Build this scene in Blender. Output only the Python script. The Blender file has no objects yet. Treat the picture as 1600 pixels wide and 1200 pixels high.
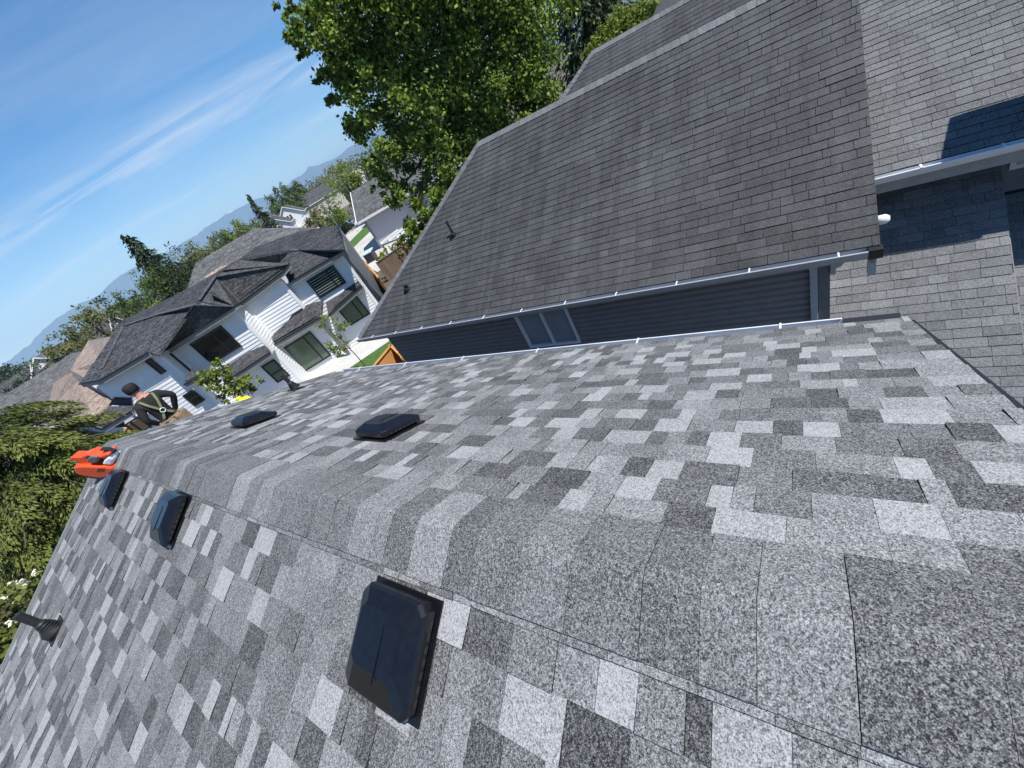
import bpy, bmesh, math, random
import numpy as np
from mathutils import Vector, Matrix
random.seed(7); np.random.seed(7)
scn = bpy.context.scene
COL = scn.collection
rad = math.radians

# ------------------------------------------------------------------ camera
H = 8.3                                   # eye height over the yard (m)
FPX, YAW, PITCH, ROLL = 628.5, rad(45.285), rad(33.207), rad(31.002)
fw = np.array([math.sin(YAW)*math.cos(PITCH), math.cos(YAW)*math.cos(PITCH), -math.sin(PITCH)])
_r = np.array([math.cos(YAW), -math.sin(YAW), 0.0]); _d = np.cross(fw, _r)
rt = _r*math.cos(ROLL)+_d*math.sin(ROLL); dn = -_r*math.sin(ROLL)+_d*math.cos(ROLL)
CAMM = np.array([rt, dn, fw]); EYE = np.array([0, 0, H])
cd = bpy.data.cameras.new('camera'); cam = bpy.data.objects.new('camera', cd); COL.objects.link(cam)
cd.sensor_width = 36.0; cd.lens = FPX/1600*36.0; cd.clip_start = 0.05; cd.clip_end = 60000
cam.matrix_world = Matrix(((rt[0], -dn[0], -fw[0], 0), (rt[1], -dn[1], -fw[1], 0), (rt[2], -dn[2], -fw[2], H), (0, 0, 0, 1)))
scn.camera = cam

def ray(p):
    return CAMM.T @ np.array([p[0]-800.0, p[1]-600.0, FPX])
def proj(P):
    c = CAMM @ (np.asarray(P, float)-EYE)
    return np.array([800+FPX*c[0]/c[2], 600+FPX*c[1]/c[2], c[2]])
def on_plane(p, P0, n):
    r = ray(p); n = np.asarray(n, float)
    return EYE + r*(np.dot(np.asarray(P0, float)-EYE, n)/np.dot(r, n))
def on_z(p, z=0.0): return on_plane(p, (0, 0, z), (0, 0, 1))
def at_dist(p, d):
    r = ray(p); return EYE + r/np.linalg.norm(r)*d

# ------------------------------------------------------------------ light
SUN_TO = np.array([0.06, -0.56, 1.0]); SUN_TO /= np.linalg.norm(SUN_TO)
SUN_EL = math.asin(SUN_TO[2]); SUN_AZ = math.atan2(SUN_TO[0], SUN_TO[1])
world = bpy.data.worlds.new('World'); scn.world = world; world.use_nodes = True
wn = world.node_tree.nodes; wl = world.node_tree.links; wn.clear()
wo = wn.new('ShaderNodeOutputWorld'); bg = wn.new('ShaderNodeBackground'); sky = wn.new('ShaderNodeTexSky')
sky.sky_type = 'NISHITA'; sky.sun_disc = False; sky.sun_elevation = SUN_EL; sky.sun_rotation = SUN_AZ
sky.altitude = 0; sky.air_density = 1.0; sky.dust_density = 0.0; sky.ozone_density = 5.0
bg.inputs['Strength'].default_value = 0.096
# thin cirrus, fixed in the sky (direction space)
tc = wn.new('ShaderNodeTexCoord')
def vmath(op, a, b=None):
    n = wn.new('ShaderNodeVectorMath'); n.operation = op; wl.new(a, n.inputs[0])
    if b is not None:
        if isinstance(b, (tuple, list)): n.inputs[1].default_value = b
        else: wl.new(b, n.inputs[1])
    return n
sep = wn.new('ShaderNodeSeparateXYZ'); wl.new(tc.outputs['Generated'], sep.inputs[0])
zc = wn.new('ShaderNodeMath'); zc.operation = 'MAXIMUM'; wl.new(sep.outputs['Z'], zc.inputs[0]); zc.inputs[1].default_value = 0.02
zadd = wn.new('ShaderNodeMath'); zadd.operation = 'ADD'; wl.new(zc.outputs[0], zadd.inputs[0]); zadd.inputs[1].default_value = 0.10
comb = wn.new('ShaderNodeCombineXYZ')
for k in range(3): wl.new(zadd.outputs[0], comb.inputs[k])
div = vmath('DIVIDE', tc.outputs['Generated'], comb.outputs[0])
def wmath(op, a, c=None, clamp=False):
    n = wn.new('ShaderNodeMath'); n.operation = op; n.use_clamp = clamp
    for i, v in enumerate((a, c)):
        if v is None: continue
        if isinstance(v, (int, float)): n.inputs[i].default_value = v
        else: wl.new(v, n.inputs[i])
    return n.outputs[0]
mp = wn.new('ShaderNodeMapping'); wl.new(div.outputs[0], mp.inputs[0]); mp.inputs['Rotation'].default_value = (0, 0, rad(39.8))   # x along the wisps
ms = wn.new('ShaderNodeMapping'); wl.new(mp.outputs[0], ms.inputs[0]); ms.inputs['Scale'].default_value = (0.42, 1.7, 0.0); ms.inputs['Location'].default_value = (0.3, 0.9, 0)
n1 = wn.new('ShaderNodeTexNoise'); wl.new(ms.outputs[0], n1.inputs['Vector'])
n1.inputs['Scale'].default_value = 1.5; n1.inputs['Detail'].default_value = 9; n1.inputs['Roughness'].default_value = 0.62; n1.inputs['Distortion'].default_value = 0.7
n2_ = wn.new('ShaderNodeTexNoise'); wl.new(mp.outputs[0], n2_.inputs['Vector']); n2_.inputs['Scale'].default_value = 0.55; n2_.inputs['Detail'].default_value = 3
sp_ = wn.new('ShaderNodeSeparateXYZ'); wl.new(mp.outputs[0], sp_.inputs[0])
off_ = wmath('ADD', sp_.outputs['Y'], wmath('MULTIPLY', wmath('SUBTRACT', n2_.outputs['Fac'], 0.5), 1.1))
def band(c, wd, amt):
    t = wmath('DIVIDE', wmath('SUBTRACT', off_, c), wd); return wmath('MULTIPLY', wmath('POWER', 2.718, wmath('MULTIPLY', wmath('MULTIPLY', t, t), -1.0)), amt)
mask = wmath('ADD', wmath('ADD', band(3.45, 0.30, 0.85), band(4.9, 0.22, 0.45)), wmath('ADD', band(2.35, 0.5, 0.16), 0.06))
rp = wn.new('ShaderNodeMapRange'); wl.new(n1.outputs['Fac'], rp.inputs['Value'])
rp.inputs['From Min'].default_value = 0.40; rp.inputs['From Max'].default_value = 0.80; rp.inputs['To Max'].default_value = 1.0
cf = wmath('MULTIPLY', mask, rp.outputs[0], True)
mixc = wn.new('ShaderNodeMix'); mixc.data_type = 'RGBA'
hs = wn.new('ShaderNodeHueSaturation'); hs.inputs['Saturation'].default_value = 1.24; hs.inputs['Value'].default_value = 1.12; wl.new(sky.outputs[0], hs.inputs['Color'])
wl.new(cf, mixc.inputs['Factor']); wl.new(hs.outputs[0], mixc.inputs['A']); mixc.inputs['B'].default_value = (7.6, 7.8, 8.1, 1)
wl.new(mixc.outputs['Result'], bg.inputs['Color']); wl.new(bg.outputs[0], wo.inputs[0])
sd = bpy.data.lights.new('sun', 'SUN'); sd.energy = 5.0; sd.angle = rad(0.53); sd.color = (1.0, 0.965, 0.91)
so = bpy.data.objects.new('sun', sd); COL.objects.link(so)
so.rotation_euler = Vector(SUN_TO).to_track_quat('Z', 'Y').to_euler(); so.location = (0, -10, 30)
vs = scn.view_settings; vs.view_transform = 'Standard'; vs.look = 'None'; vs.gamma = 1; vs.exposure = 0.50; vs.use_curve_mapping = False
scn.cycles.max_bounces = 6; scn.cycles.diffuse_bounces = 3; scn.cycles.glossy_bounces = 3; scn.cycles.transmission_bounces = 4
scn.cycles.transparent_max_bounces = 8; scn.cycles.volume_bounces = 0; scn.cycles.use_denoising = True

# ------------------------------------------------------------------ materials
MATS = {}
def mat(name, col, rough=0.7, var=0.0, vscale=6.0, bump=0.0, bscale=40.0, spec=0.4, metal=0.0, attr=None, stretch=None, coat=0.0, var2=0.0, v2scale=0.7):
    if name in MATS: return MATS[name]
    m = bpy.data.materials.new(name); m.use_nodes = True; nt = m.node_tree; N = nt.nodes; L = nt.links
    b = N['Principled BSDF']; b.inputs['Roughness'].default_value = rough; b.inputs['Metallic'].default_value = metal
    b.inputs['Specular IOR Level'].default_value = spec
    if coat: b.inputs['Coat Weight'].default_value = coat; b.inputs['Coat Roughness'].default_value = 0.08
    geo = N.new('ShaderNodeNewGeometry'); vec = geo.outputs['Position']
    if stretch:
        mpn = N.new('ShaderNodeMapping'); mpn.inputs['Scale'].default_value = stretch; L.new(vec, mpn.inputs[0]); vec = mpn.outputs[0]
    src = None
    if attr:
        a = N.new('ShaderNodeAttribute'); a.attribute_name = attr; src = a.outputs['Color']
    def mul(c, scale, amt):
        n = N.new('ShaderNodeTexNoise'); n.inputs['Scale'].default_value = scale; n.inputs['Detail'].default_value = 5; n.inputs['Roughness'].default_value = 0.6; L.new(vec, n.inputs['Vector'])
        r = N.new('ShaderNodeMapRange'); r.inputs['From Min'].default_value = 0.28; r.inputs['From Max'].default_value = 0.72
        r.inputs['To Min'].default_value = 1-amt; r.inputs['To Max'].default_value = 1+amt; L.new(n.outputs['Fac'], r.inputs['Value'])
        mx = N.new('ShaderNodeMix'); mx.data_type = 'RGBA'; mx.blend_type = 'MULTIPLY'; mx.inputs['Factor'].default_value = 1
        if c is None: mx.inputs['A'].default_value = (*col, 1)
        else: L.new(c, mx.inputs['A'])
        L.new(r.outputs[0], mx.inputs['B']); return mx.outputs['Result']
    if var: src = mul(src, vscale, var)
    if var2: src = mul(src, v2scale, var2)
    if src is not None: L.new(src, b.inputs['Base Color'])
    else: b.inputs['Base Color'].default_value = (*col, 1)
    if bump:
        n = N.new('ShaderNodeTexNoise'); n.inputs['Scale'].default_value = bscale; n.inputs['Detail'].default_value = 4; L.new(vec, n.inputs['Vector'])
        bp = N.new('ShaderNodeBump'); bp.inputs['Strength'].default_value = bump; bp.inputs['Distance'].default_value = 0.02
        L.new(n.outputs['Fac'], bp.inputs['Height']); L.new(bp.outputs[0], b.inputs['Normal'])
    MATS[name] = m; return m

def granule_mat(name, dark, light, cell, contrast, tint=(0.97, 0.985, 1.03), blotch=0.12, bscale=1.6, streak=0.0):
    """Asphalt shingle: ceramic granules as Voronoi cells whose colour is picked at random round the piece's own tone."""
    m = bpy.data.materials.new(name); m.use_nodes = True; nt = m.node_tree; N = nt.nodes; L = nt.links
    b = N['Principled BSDF']; b.inputs['Roughness'].default_value = 0.82; b.inputs['Specular IOR Level'].default_value = 0.35
    geo = N.new('ShaderNodeNewGeometry'); at = N.new('ShaderNodeAttribute'); at.attribute_name = 'tone'
    def M(op, a, c=None, clamp=False):
        n = N.new('ShaderNodeMath'); n.operation = op; n.use_clamp = clamp
        for i, v in enumerate((a, c)):
            if v is None: continue
            if isinstance(v, (int, float)): n.inputs[i].default_value = v
            else: L.new(v, n.inputs[i])
        return n.outputs[0]
    outs = []
    for sc, w in ((1.0/cell, 1.0), (0.42/cell, 0.55)):
        v = N.new('ShaderNodeTexVoronoi'); v.inputs['Scale'].default_value = sc; L.new(geo.outputs['Position'], v.inputs['Vector'])
        s = N.new('ShaderNodeSeparateColor'); L.new(v.outputs['Color'], s.inputs[0])
        outs.append(M('MULTIPLY', M('SUBTRACT', s.outputs[0], 0.5), contrast*w)); vor = v
    nb = N.new('ShaderNodeTexNoise'); nb.inputs['Scale'].default_value = bscale; nb.inputs['Detail'].default_value = 4; L.new(geo.outputs['Position'], nb.inputs['Vector'])
    bl = M('MULTIPLY', M('SUBTRACT', nb.outputs['Fac'], 0.5), blotch*2)
    t = M('ADD', at.outputs['Fac'], M('ADD', outs[0], outs[1])); t = M('ADD', t, bl)
    if streak:
        mpn = N.new('ShaderNodeMapping'); mpn.inputs['Scale'].default_value = (0.25, 3.2, 0.25); L.new(geo.outputs['Position'], mpn.inputs[0])
        ns = N.new('ShaderNodeTexNoise'); ns.inputs['Scale'].default_value = 1.6; ns.inputs['Detail'].default_value = 5; L.new(mpn.outputs[0], ns.inputs['Vector'])
        t = M('ADD', t, M('MULTIPLY', M('SUBTRACT', ns.outputs['Fac'], 0.5), streak*2))
    t = M('MAXIMUM', M('MINIMUM', t, 1.0), 0.0)
    t = M('POWER', t, 1.5)
    val = M('ADD', M('MULTIPLY', t, light-dark), dark)
    cm = N.new('ShaderNodeMix'); cm.data_type = 'RGBA'; cm.blend_type = 'MULTIPLY'; cm.inputs['Factor'].default_value = 1
    cc = N.new('ShaderNodeCombineColor')
    for k in range(3): L.new(val, cc.inputs[k])
    L.new(cc.outputs[0], cm.inputs['A']); cm.inputs['B'].default_value = (*tint, 1); L.new(cm.outputs['Result'], b.inputs['Base Color'])
    bp = N.new('ShaderNodeBump'); bp.inputs['Strength'].default_value = 0.35; bp.inputs['Distance'].default_value = cell*0.6
    L.new(vor.outputs['Distance'], bp.inputs['Height']); L.new(bp.outputs[0], b.inputs['Normal'])
    MATS[name] = m; return m

def glass_mat(name, tint=(0.02, 0.03, 0.03), rough=0.03, spec=0.7):
    return mat(name, tint, rough, spec=spec, coat=0.6)

# ------------------------------------------------------------------ mesh helpers
def tag(o, label=None, cat=None, group=None, kind=None):
    if label: o['label'] = label
    if cat: o['category'] = cat
    if group: o['group'] = group
    if kind: o['kind'] = kind
    return o
def thing(name, loc, label, cat, group=None, rz=0.0):
    o = bpy.data.objects.new(name, None); COL.objects.link(o); o.location = loc; o.rotation_euler = (0, 0, rz); o.empty_display_size = 0.2
    return tag(o, label, cat, group)
def base_of(o):
    """Translation of a chain of unrotated parents (parts keep world coordinates minus this)."""
    v = np.zeros(3)
    while o is not None: v += np.array(o.location); o = o.parent
    return v
class MB:
    def __init__(s): s.v = []; s.f = []; s.t = []; s.mi = []
    def add(s, vs, fs, tone=0.5, mi=0):
        n = len(s.v); s.v += [tuple(map(float, v)) for v in vs]
        for f in fs: s.f.append(tuple(i+n for i in f)); s.t.append(tone); s.mi.append(mi)
        return s
    def box(s, lo, hi, tone=0.5, mi=0):
        x0, y0, z0 = lo; x1, y1, z1 = hi
        return s.add([(x0,y0,z0),(x1,y0,z0),(x1,y1,z0),(x0,y1,z0),(x0,y0,z1),(x1,y0,z1),(x1,y1,z1),(x0,y1,z1)],
                     [(0,3,2,1),(4,5,6,7),(0,1,5,4),(1,2,6,5),(2,3,7,6),(3,0,4,7)], tone, mi)
    def obox(s, c, ax, half, tone=0.5, mi=0):
        """box with centre c, three unit axes and half sizes"""
        c = np.asarray(c, float); a = [np.asarray(k, float)*h for k, h in zip(ax, half)]
        P = [c+i*a[0]+j*a[1]+k*a[2] for k in (-1, 1) for i, j in ((-1,-1),(1,-1),(1,1),(-1,1))]
        return s.add(P, [(0,3,2,1),(4,5,6,7),(0,1,5,4),(1,2,6,5),(2,3,7,6),(3,0,4,7)], tone, mi)
    def beam(s, a, b, w, h, up=(0, 0, 1), tone=0.5, mi=0):
        a = np.asarray(a, float); b = np.asarray(b, float); d = b-a; L = np.linalg.norm(d)
        if L < 1e-6: return s
        d /= L; u = np.asarray(up, float); sx = np.cross(d, u); sx /= np.linalg.norm(sx); u = np.cross(sx, d)
        return s.obox((a+b)/2, (d, sx, u), (L/2, w/2, h/2), tone, mi)
    def slab(s, poly, thick, n=None, tone=0.5, mi=0):
        """polygon extruded by thick along -n"""
        P = [np.asarray(p, float) for p in poly]
        if n is None:
            n = np.zeros(3)
            for i in range(len(P)): n += np.cross(P[i], P[(i+1) % len(P)])
            n /= np.linalg.norm(n)
        n = np.asarray(n, float); k = len(P); Q = [p-n*thick for p in P]
        return s.add(P+Q, [tuple(range(k)), tuple(range(2*k-1, k-1, -1))]+[(i, i+k, (i+1) % k+k, (i+1) % k) for i in range(k)], tone, mi)
    def tube(s, pts, r, seg=8, cap=True, tone=0.5, mi=0):
        pts = [np.asarray(p, float) for p in pts]; rs = r if isinstance(r, (list, tuple)) else [r]*len(pts)
        vs = []; fs = []
        for i, p in enumerate(pts):
            d = (pts[min(i+1, len(pts)-1)]-pts[max(i-1, 0)]); d /= (np.linalg.norm(d)+1e-9)
            u = np.array([0, 0, 1.0]) if abs(d[2]) < 0.95 else np.array([1.0, 0, 0])
            a = np.cross(d, u); a /= np.linalg.norm(a); b2 = np.cross(d, a)
            vs += [p+(a*math.cos(2*math.pi*k/seg)+b2*math.sin(2*math.pi*k/seg))*rs[i] for k in range(seg)]
        for i in range(len(pts)-1):
            for k in range(seg): fs.append((i*seg+k, i*seg+(k+1) % seg, (i+1)*seg+(k+1) % seg, (i+1)*seg+k))
        if cap: fs.append(tuple(range(seg-1, -1, -1))); fs.append(tuple(range((len(pts)-1)*seg, len(pts)*seg)))
        return s.add(vs, fs, tone, mi)
    def build(s, name, m, parent=None, label=None, kind=None, local=False, smooth=False, bevel=0.0, own=False, fix=True):
        me = bpy.data.meshes.new(name); V = np.array(s.v, float)
        off = np.zeros(3)
        if not local and parent is not None: off = base_of(parent)
        c = np.zeros(3)
        if own: c = (V.max(0)+V.min(0))/2-off
        V = V-off-c
        me.from_pydata([tuple(x) for x in V], [], s.f)
        if isinstance(m, (list, tuple)):
            for k in m: me.materials.append(k)
            me.polygons.foreach_set('material_index', s.mi)
        else: me.materials.append(m)
        a = me.attributes.new('tone', 'FLOAT', 'FACE'); a.data.foreach_set('value', np.array(s.t, np.float32))
        if fix:
            bm = bmesh.new(); bm.from_mesh(me); bmesh.ops.recalc_face_normals(bm, faces=bm.faces); bm.to_mesh(me); bm.free()
        if smooth: me.polygons.foreach_set('use_smooth', [True]*len(me.polygons))
        me.update()
        o = bpy.data.objects.new(name, me); COL.objects.link(o); o.location = c
        if parent is not None: o.parent = parent
        if bevel:
            b = o.modifiers.new('bevel', 'BEVEL'); b.width = bevel; b.segments = 2; b.limit_method = 'ANGLE'; b.angle_limit = rad(35)
        if label: o['label'] = label
        if kind: o['kind'] = kind
        return o
def in_frame(P):
    q = proj(P); return q[2] > 0.05 and -40 < q[0] < 1640 and -40 < q[1] < 1240
def screen_area(quad):
    Q = [proj(p) for p in quad]
    if min(q[2] for q in Q) < 0.05: return 0.0
    x = [q[0] for q in Q]; y = [q[1] for q in Q]
    if max(x) < 0 or min(x) > 1600 or max(y) < 0 or min(y) > 1200: return 0.0
    a = 0.0
    for i in range(len(Q)): a += x[i]*y[(i+1) % len(Q)]-x[(i+1) % len(Q)]*y[i]
    return abs(a)/2
# ------------------------------------------------------------------ ground
M_EARTH = mat('earth', (0.10, 0.085, 0.06), 0.95, var=0.35, vscale=0.8, bump=0.5, bscale=9, var2=0.3, v2scale=0.05)
g = MB(); R0 = 30000
g.add([(-R0, -R0, 0), (R0, -R0, 0), (R0, R0, 0), (-R0, R0, 0)], [(0, 1, 2, 3)])
tag(g.build('ground', M_EARTH), kind='structure')
# ------------------------------------------------------------------ the house we stand on
def shingle_rows(O, udir, vdir, n, ubutts, expo, lo, hi, wmin, wmax, tones, lift=0.006, thick=0.005, gap=0.002, raise_p=0.4, raise_h=0.004, skew=0.0, band=0.0, jit=0.0):
    """Lay rows of shingle tabs. ubutts: distance up-slope of each butt edge; lo/hi(u): ends of the row. Returns pieces (8 verts, tone)."""
    O = np.asarray(O, float); out = []
    for k, ub in enumerate(ubutts):
        v = lo(ub)-random.uniform(0, wmax); vend = hi(ub)
        prev = None
        while v < vend:
            w = random.uniform(wmin, wmax)
            if random.random() < 0.25: w *= 0.6
            t = tones(prev); prev = t
            v0, v1 = v+gap, v+w-gap; v += w
            up = ub+expo*1.12; r = lift+(raise_h if random.random() < raise_p else 0)+random.uniform(-jit, jit)
            jb = random.uniform(-jit, jit)
            cs = []
            for (vv, uu) in ((v0, ub+jb), (v1, ub+jb), (v1, up), (v0, up)):
                vv = min(max(vv, lo(uu)), hi(uu)); cs.append((vv, uu))
            if cs[1][0]-cs[0][0] < 0.015: continue
            if cs[2][0]-cs[3][0] < 0.004: cs[2] = (cs[3][0]+0.004, cs[2][1])
            hts = (r+thick, r+thick, 0.0035, 0.0035)
            top = [O+udir*uu+vdir*vv+n*h for (vv, uu), h in zip(cs, hts)]
            bot = [O+udir*cs[i][1]+vdir*cs[i][0]+n*0.0 for i in (0, 1)]
            out.append((top, bot, t))
    return out
SH_F = [(0, 1, 2, 3), (4, 5, 1, 0), (5, 2, 1), (4, 0, 3)]
def lay(pieces, m, parent, limit, name='shingle', rest='shingle_field'):
    ar = [(screen_area(p[0]), i) for i, p in enumerate(pieces)]
    ar.sort(reverse=True); pick = set(i for a, i in ar[:limit] if a > 12)
    fld = MB()
    for i, (top, bot, t) in enumerate(pieces):
        if i in pick:
            b = MB(); b.add(top+bot, SH_F[:1], t); b.add(top+bot, SH_F[1:], 0.03); b.build(name, m, parent, own=True, fix=False)
        else: n0_ = len(fld.v); fld.add(top+bot, SH_F[:1], t); fld.f += [tuple(i_+n0_ for i_ in f_) for f_ in SH_F[1:]]; fld.t += [0.03]*3; fld.mi += [0]*3
    if fld.v: fld.build(rest, m, parent, kind='stuff', fix=False)

M_NEW = granule_mat('new_shingle_granules', 0.012, 0.41, 0.0023, 0.64, tint=(1.0, 1.0, 1.0), blotch=0.09, bscale=7.0)
M_DECK = mat('roof_deck', (0.03, 0.03, 0.032), 0.95)
M_PLAST = mat('black_plastic', (0.007, 0.0075, 0.010), 0.22, var=0.25, vscale=30, spec=0.42, bump=0.03, bscale=200)
M_RUB = mat('black_rubber', (0.02, 0.02, 0.021), 0.55, var=0.2, vscale=40)
M_GUT = mat('white_gutter_metal', (0.62, 0.64, 0.66), 0.35, var=0.12, vscale=5, spec=0.5)
M_DARKMETAL = mat('dark_metal', (0.02, 0.02, 0.022), 0.4, spec=0.5)
M_GREYEDGE = mat('grey_rake_metal', (0.20, 0.21, 0.21), 0.55, var=0.2, vscale=14, spec=0.4)
M_SIDEOURS = mat('pale_grey_siding', (0.42, 0.43, 0.44), 0.6, var=0.06, vscale=3)

RX, RZ, PA = 0.405, H-1.057, rad(26.57)
YR, YL = -0.60, 6.72
ca, sa = math.cos(PA), math.sin(PA)
house = thing('roofed_house', (0.4, 3.0, 0), 'house under the viewer with a new mottled grey shingle roof', 'house')
SL = 3.05
A_E = np.array([RX+SL*ca, 0, RZ-SL*sa]); B_E = np.array([RX-SL*ca, 0, RZ-SL*sa])
yv = np.array([0, 1.0, 0])
nA = np.array([sa, 0, ca]); uA = np.array([-ca, 0, sa]); nB = np.array([-sa, 0, ca]); uB = np.array([ca, 0, sa])
d = MB()
P = [(RX, YR, RZ), (RX, YL, RZ)]
for E_, n_ in ((A_E, nA), (B_E, nB)):
    d.slab([(RX, YR, RZ), (RX, YL, RZ), (E_[0], YL, E_[2]), (E_[0], YR, E_[2])] if E_[0] < RX else [(RX, YL, RZ), (RX, YR, RZ), (E_[0], YR, E_[2]), (E_[0], YL, E_[2])], 0.06, n_)
roof = d.build('roof', M_DECK, house)
_last = [0.45]
def tone_new(prev):
    r = random.random()
    if prev is not None and prev > 0.7: r = random.uniform(0.2, 1)
    elif prev is not None and prev < 0.35: r = random.uniform(0.0, 0.85)
    if r < 0.17: t = random.uniform(0.70, 0.86)
    elif r < 0.52: t = random.uniform(0.47, 0.64)
    elif r < 0.78: t = random.uniform(0.35, 0.47)
    else: t = random.uniform(0.25, 0.35)
    return t
rowsA = [0.0+0.143*k for k in range(20)]
rowsB = [SL-(0.331+0.143*k) for k in range(19)]
pc = shingle_rows(A_E, uA, yv, nA, rowsA, 0.143, lambda u: YR, lambda u: YL, 0.085, 0.20, tone_new, lift=0.003, thick=0.004, gap=0.0006, raise_p=0.45, raise_h=0.006, jit=0.001)
pc += shingle_rows(B_E, uB, yv, nB, rowsB, 0.143, lambda u: YR, lambda u: YL, 0.085, 0.20, tone_new, lift=0.003, thick=0.004, gap=0.0006, raise_p=0.45, raise_h=0.006, jit=0.001)
lay(pc, M_NEW, roof, 300)
# strips of the last course bent over the ridge
def cap_profile(aA, aB, lift, z0=0.0):
    pts = []
    # straight run on A, rounded bend, straight run on B
    r = 0.030
    for u in (aA, aA*0.5, r*1.2): pts.append(np.array([RX+u*ca, 0, RZ-u*sa])+nA*lift)
    top = np.array([RX, 0, RZ+lift*1.0])
    for k in (-0.5, 0.0, 0.5):
        a = k*PA*1.0
        base = np.array([RX-k*2*r*0.55*ca, 0, RZ-abs(k)*2*r*0.55*sa-0.004*(1-abs(2*k))])
        pts.append(base+np.array([-math.sin(a), 0, math.cos(a)])*lift)
    for u in (r*1.2, aB*0.5, aB): pts.append(np.array([RX-u*ca, 0, RZ-u*sa])+nB*lift)
    return pts
under = MB()
for nm, aA, aB, base_l, own in (('u', 0.05, 0.210, 0.0100, False), ('c', 0.0, 0.187, 0.0165, True)):
    y = YR
    while y < YL:
        w = random.uniform(0.085, 0.175)
        if random.random() < 0.2: w *= 1.3
        if y < 1.1: w *= 1.2
        y1 = min(y+w, YL); t = 0.5*min(tone_new(None), 0.80)+0.5*random.uniform(0.36, 0.56)
        aa = 0.19+random.choice((0, 0.095, 0.19))*0 + random.uniform(0.004, 0.02) if own else aA
        l = base_l+random.uniform(0, 0.0045)
        jb = random.uniform(-0.0015, 0.0015)
        pf = cap_profile(aa if own else 0.1, aB+jb, l)
        vs = []; fs = []
        for p in pf: vs += [p+yv*(y+0.0006), p+yv*(y1-0.0006)]
        k = len(pf)
        for i in range(k-1): fs.append((2*i, 2*i+1, 2*i+3, 2*i+2))
        nb = len(vs); dn_ = nB*(l-0.004)
        vs += [vs[2*k-2]-dn_, vs[2*k-1]-dn_]; fs.append((2*k-2, 2*k-1, nb+1, nb))
        da = nA*(l-0.002); vs += [vs[0]-da, vs[1]-da]; fs.append((1, 0, nb+2, nb+3))
        # side edges so neighbouring heights read as steps
        for sd_ in (0, 1):
            for i in range(k-1):
                n0 = len(vs); vs += [np.asarray(vs[2*i+sd_])-np.array([0, 0, 0.008]), np.asarray(vs[2*i+2+sd_])-np.array([0, 0, 0.008])]
                fs.append((2*i+sd_, 2*i+2+sd_, n0+1, n0))
        tt = [t]*(k-1)+[0.02]*(len(fs)-k+1)
        if own: b = MB(); b.add(vs, fs, t); b.t = tt; b.build('ridge_strip', M_NEW, roof, own=True, fix=False)
        else: under.add(vs, fs, t); under.t[-len(fs):] = tt
        y = y1
under.build('ridge_underlay', M_NEW, roof, kind='stuff', fix=False)
# rake trim, drip edges, gutter
for yy, hh_, dz_ in ((YL, 0.05, 0.004), (YR, 0.04, 0.045)):
    sg = 1 if yy == YL else -1
    for E_ in (A_E, B_E):
        e = MB(); e.beam((RX, yy+sg*0.020, RZ-dz_), (E_[0], yy+sg*0.020, E_[2]-dz_), 0.035, hh_, up=(0, 0, 1)); e.build('rake_edge', M_GREYEDGE if yy == YL else M_DARKMETAL, house)
e = MB(); e.box((A_E[0]-0.02, YR, A_E[2]-0.075), (A_E[0]+0.014, YL, A_E[2]-0.012)); e.build('drip_edge', M_DARKMETAL, house)
def gutter(MBx, x0, z, y0, y1, sg, w=0.12, h=0.11):
    """open K-style trough along y, wall side at x0"""
    pr = [(0, 0), (0, -h), (w*0.62*sg, -h), (w*0.9*sg, -h*0.45), (w*sg, -h*0.1), (w*sg, 0), (w*0.86*sg, 0.0)]
    t = 0.004
    for i in range(len(pr)-1):
        (xa, za), (xb, zb) = pr[i], pr[i+1]
        dx, dz = xb-xa, zb-za; L = math.hypot(dx, dz); nx, nz = -dz/L*t, dx/L*t
        MBx.add([(x0+xa, y0, z+za), (x0+xa, y1, z+za), (x0+xb, y1, z+zb), (x0+xb, y0, z+zb), (x0+xa+nx, y0, z+za+nz), (x0+xa+nx, y1, z+za+nz), (x0+xb+nx, y1, z+zb+nz), (x0+xb+nx, y0, z+zb+nz)],
                [(0, 1, 2, 3), (7, 6, 5, 4), (0, 4, 5, 1), (1, 5, 6, 2), (2, 6, 7, 3), (3, 7, 4, 0)])
gt = MB(); gutter(gt, A_E[0]+0.016, A_E[2]-0.038, YR+0.35, YL, 1); go = gt.build('gutter', M_GUT, house)
gt = MB(); gt.box((A_E[0]+0.012, YR+0.02, A_E[2]-0.115), (A_E[0]+0.13, YR+0.345, A_E[2]-0.045)); gt.build('gutter_end', M_DARKMETAL, house)
for yy in np.arange(YR+0.75, YL, 1.2):
    b = MB(); b.box((A_E[0]+0.018, yy-0.008, A_E[2]-0.034), (A_E[0]+0.134, yy+0.008, A_E[2]-0.028)); b.build('gutter_hanger', M_GUT, go, own=True)
w = MB()
xa, xb = B_E[0]+0.4, A_E[0]-0.4
zt = A_E[2]+0.05
wl_ = w.slab([(xb, YR+0.3, 0), (xb, YL-0.3, 0), (xb, YL-0.3, zt), (xb, YR+0.3, zt)], 0.15, (1, 0, 0)); 
w.slab([(xa, YR+0.3, 0), (xa, YL-0.3, 0), (xa, YL-0.3, zt), (xa, YR+0.3, zt)], -0.15, (1, 0, 0))
for yy, s_ in ((YR+0.3, 1), (YL-0.3, -1)):
    w.slab([(xa, yy, 0), (xb, yy, 0), (xb, yy, zt), (RX, yy, RZ-0.15), (xa, yy, zt)], 0.15*s_, (0, -1, 0) if s_ > 0 else (0, -1, 0))
w.build('wall', M_SIDEOURS, house)
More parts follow.
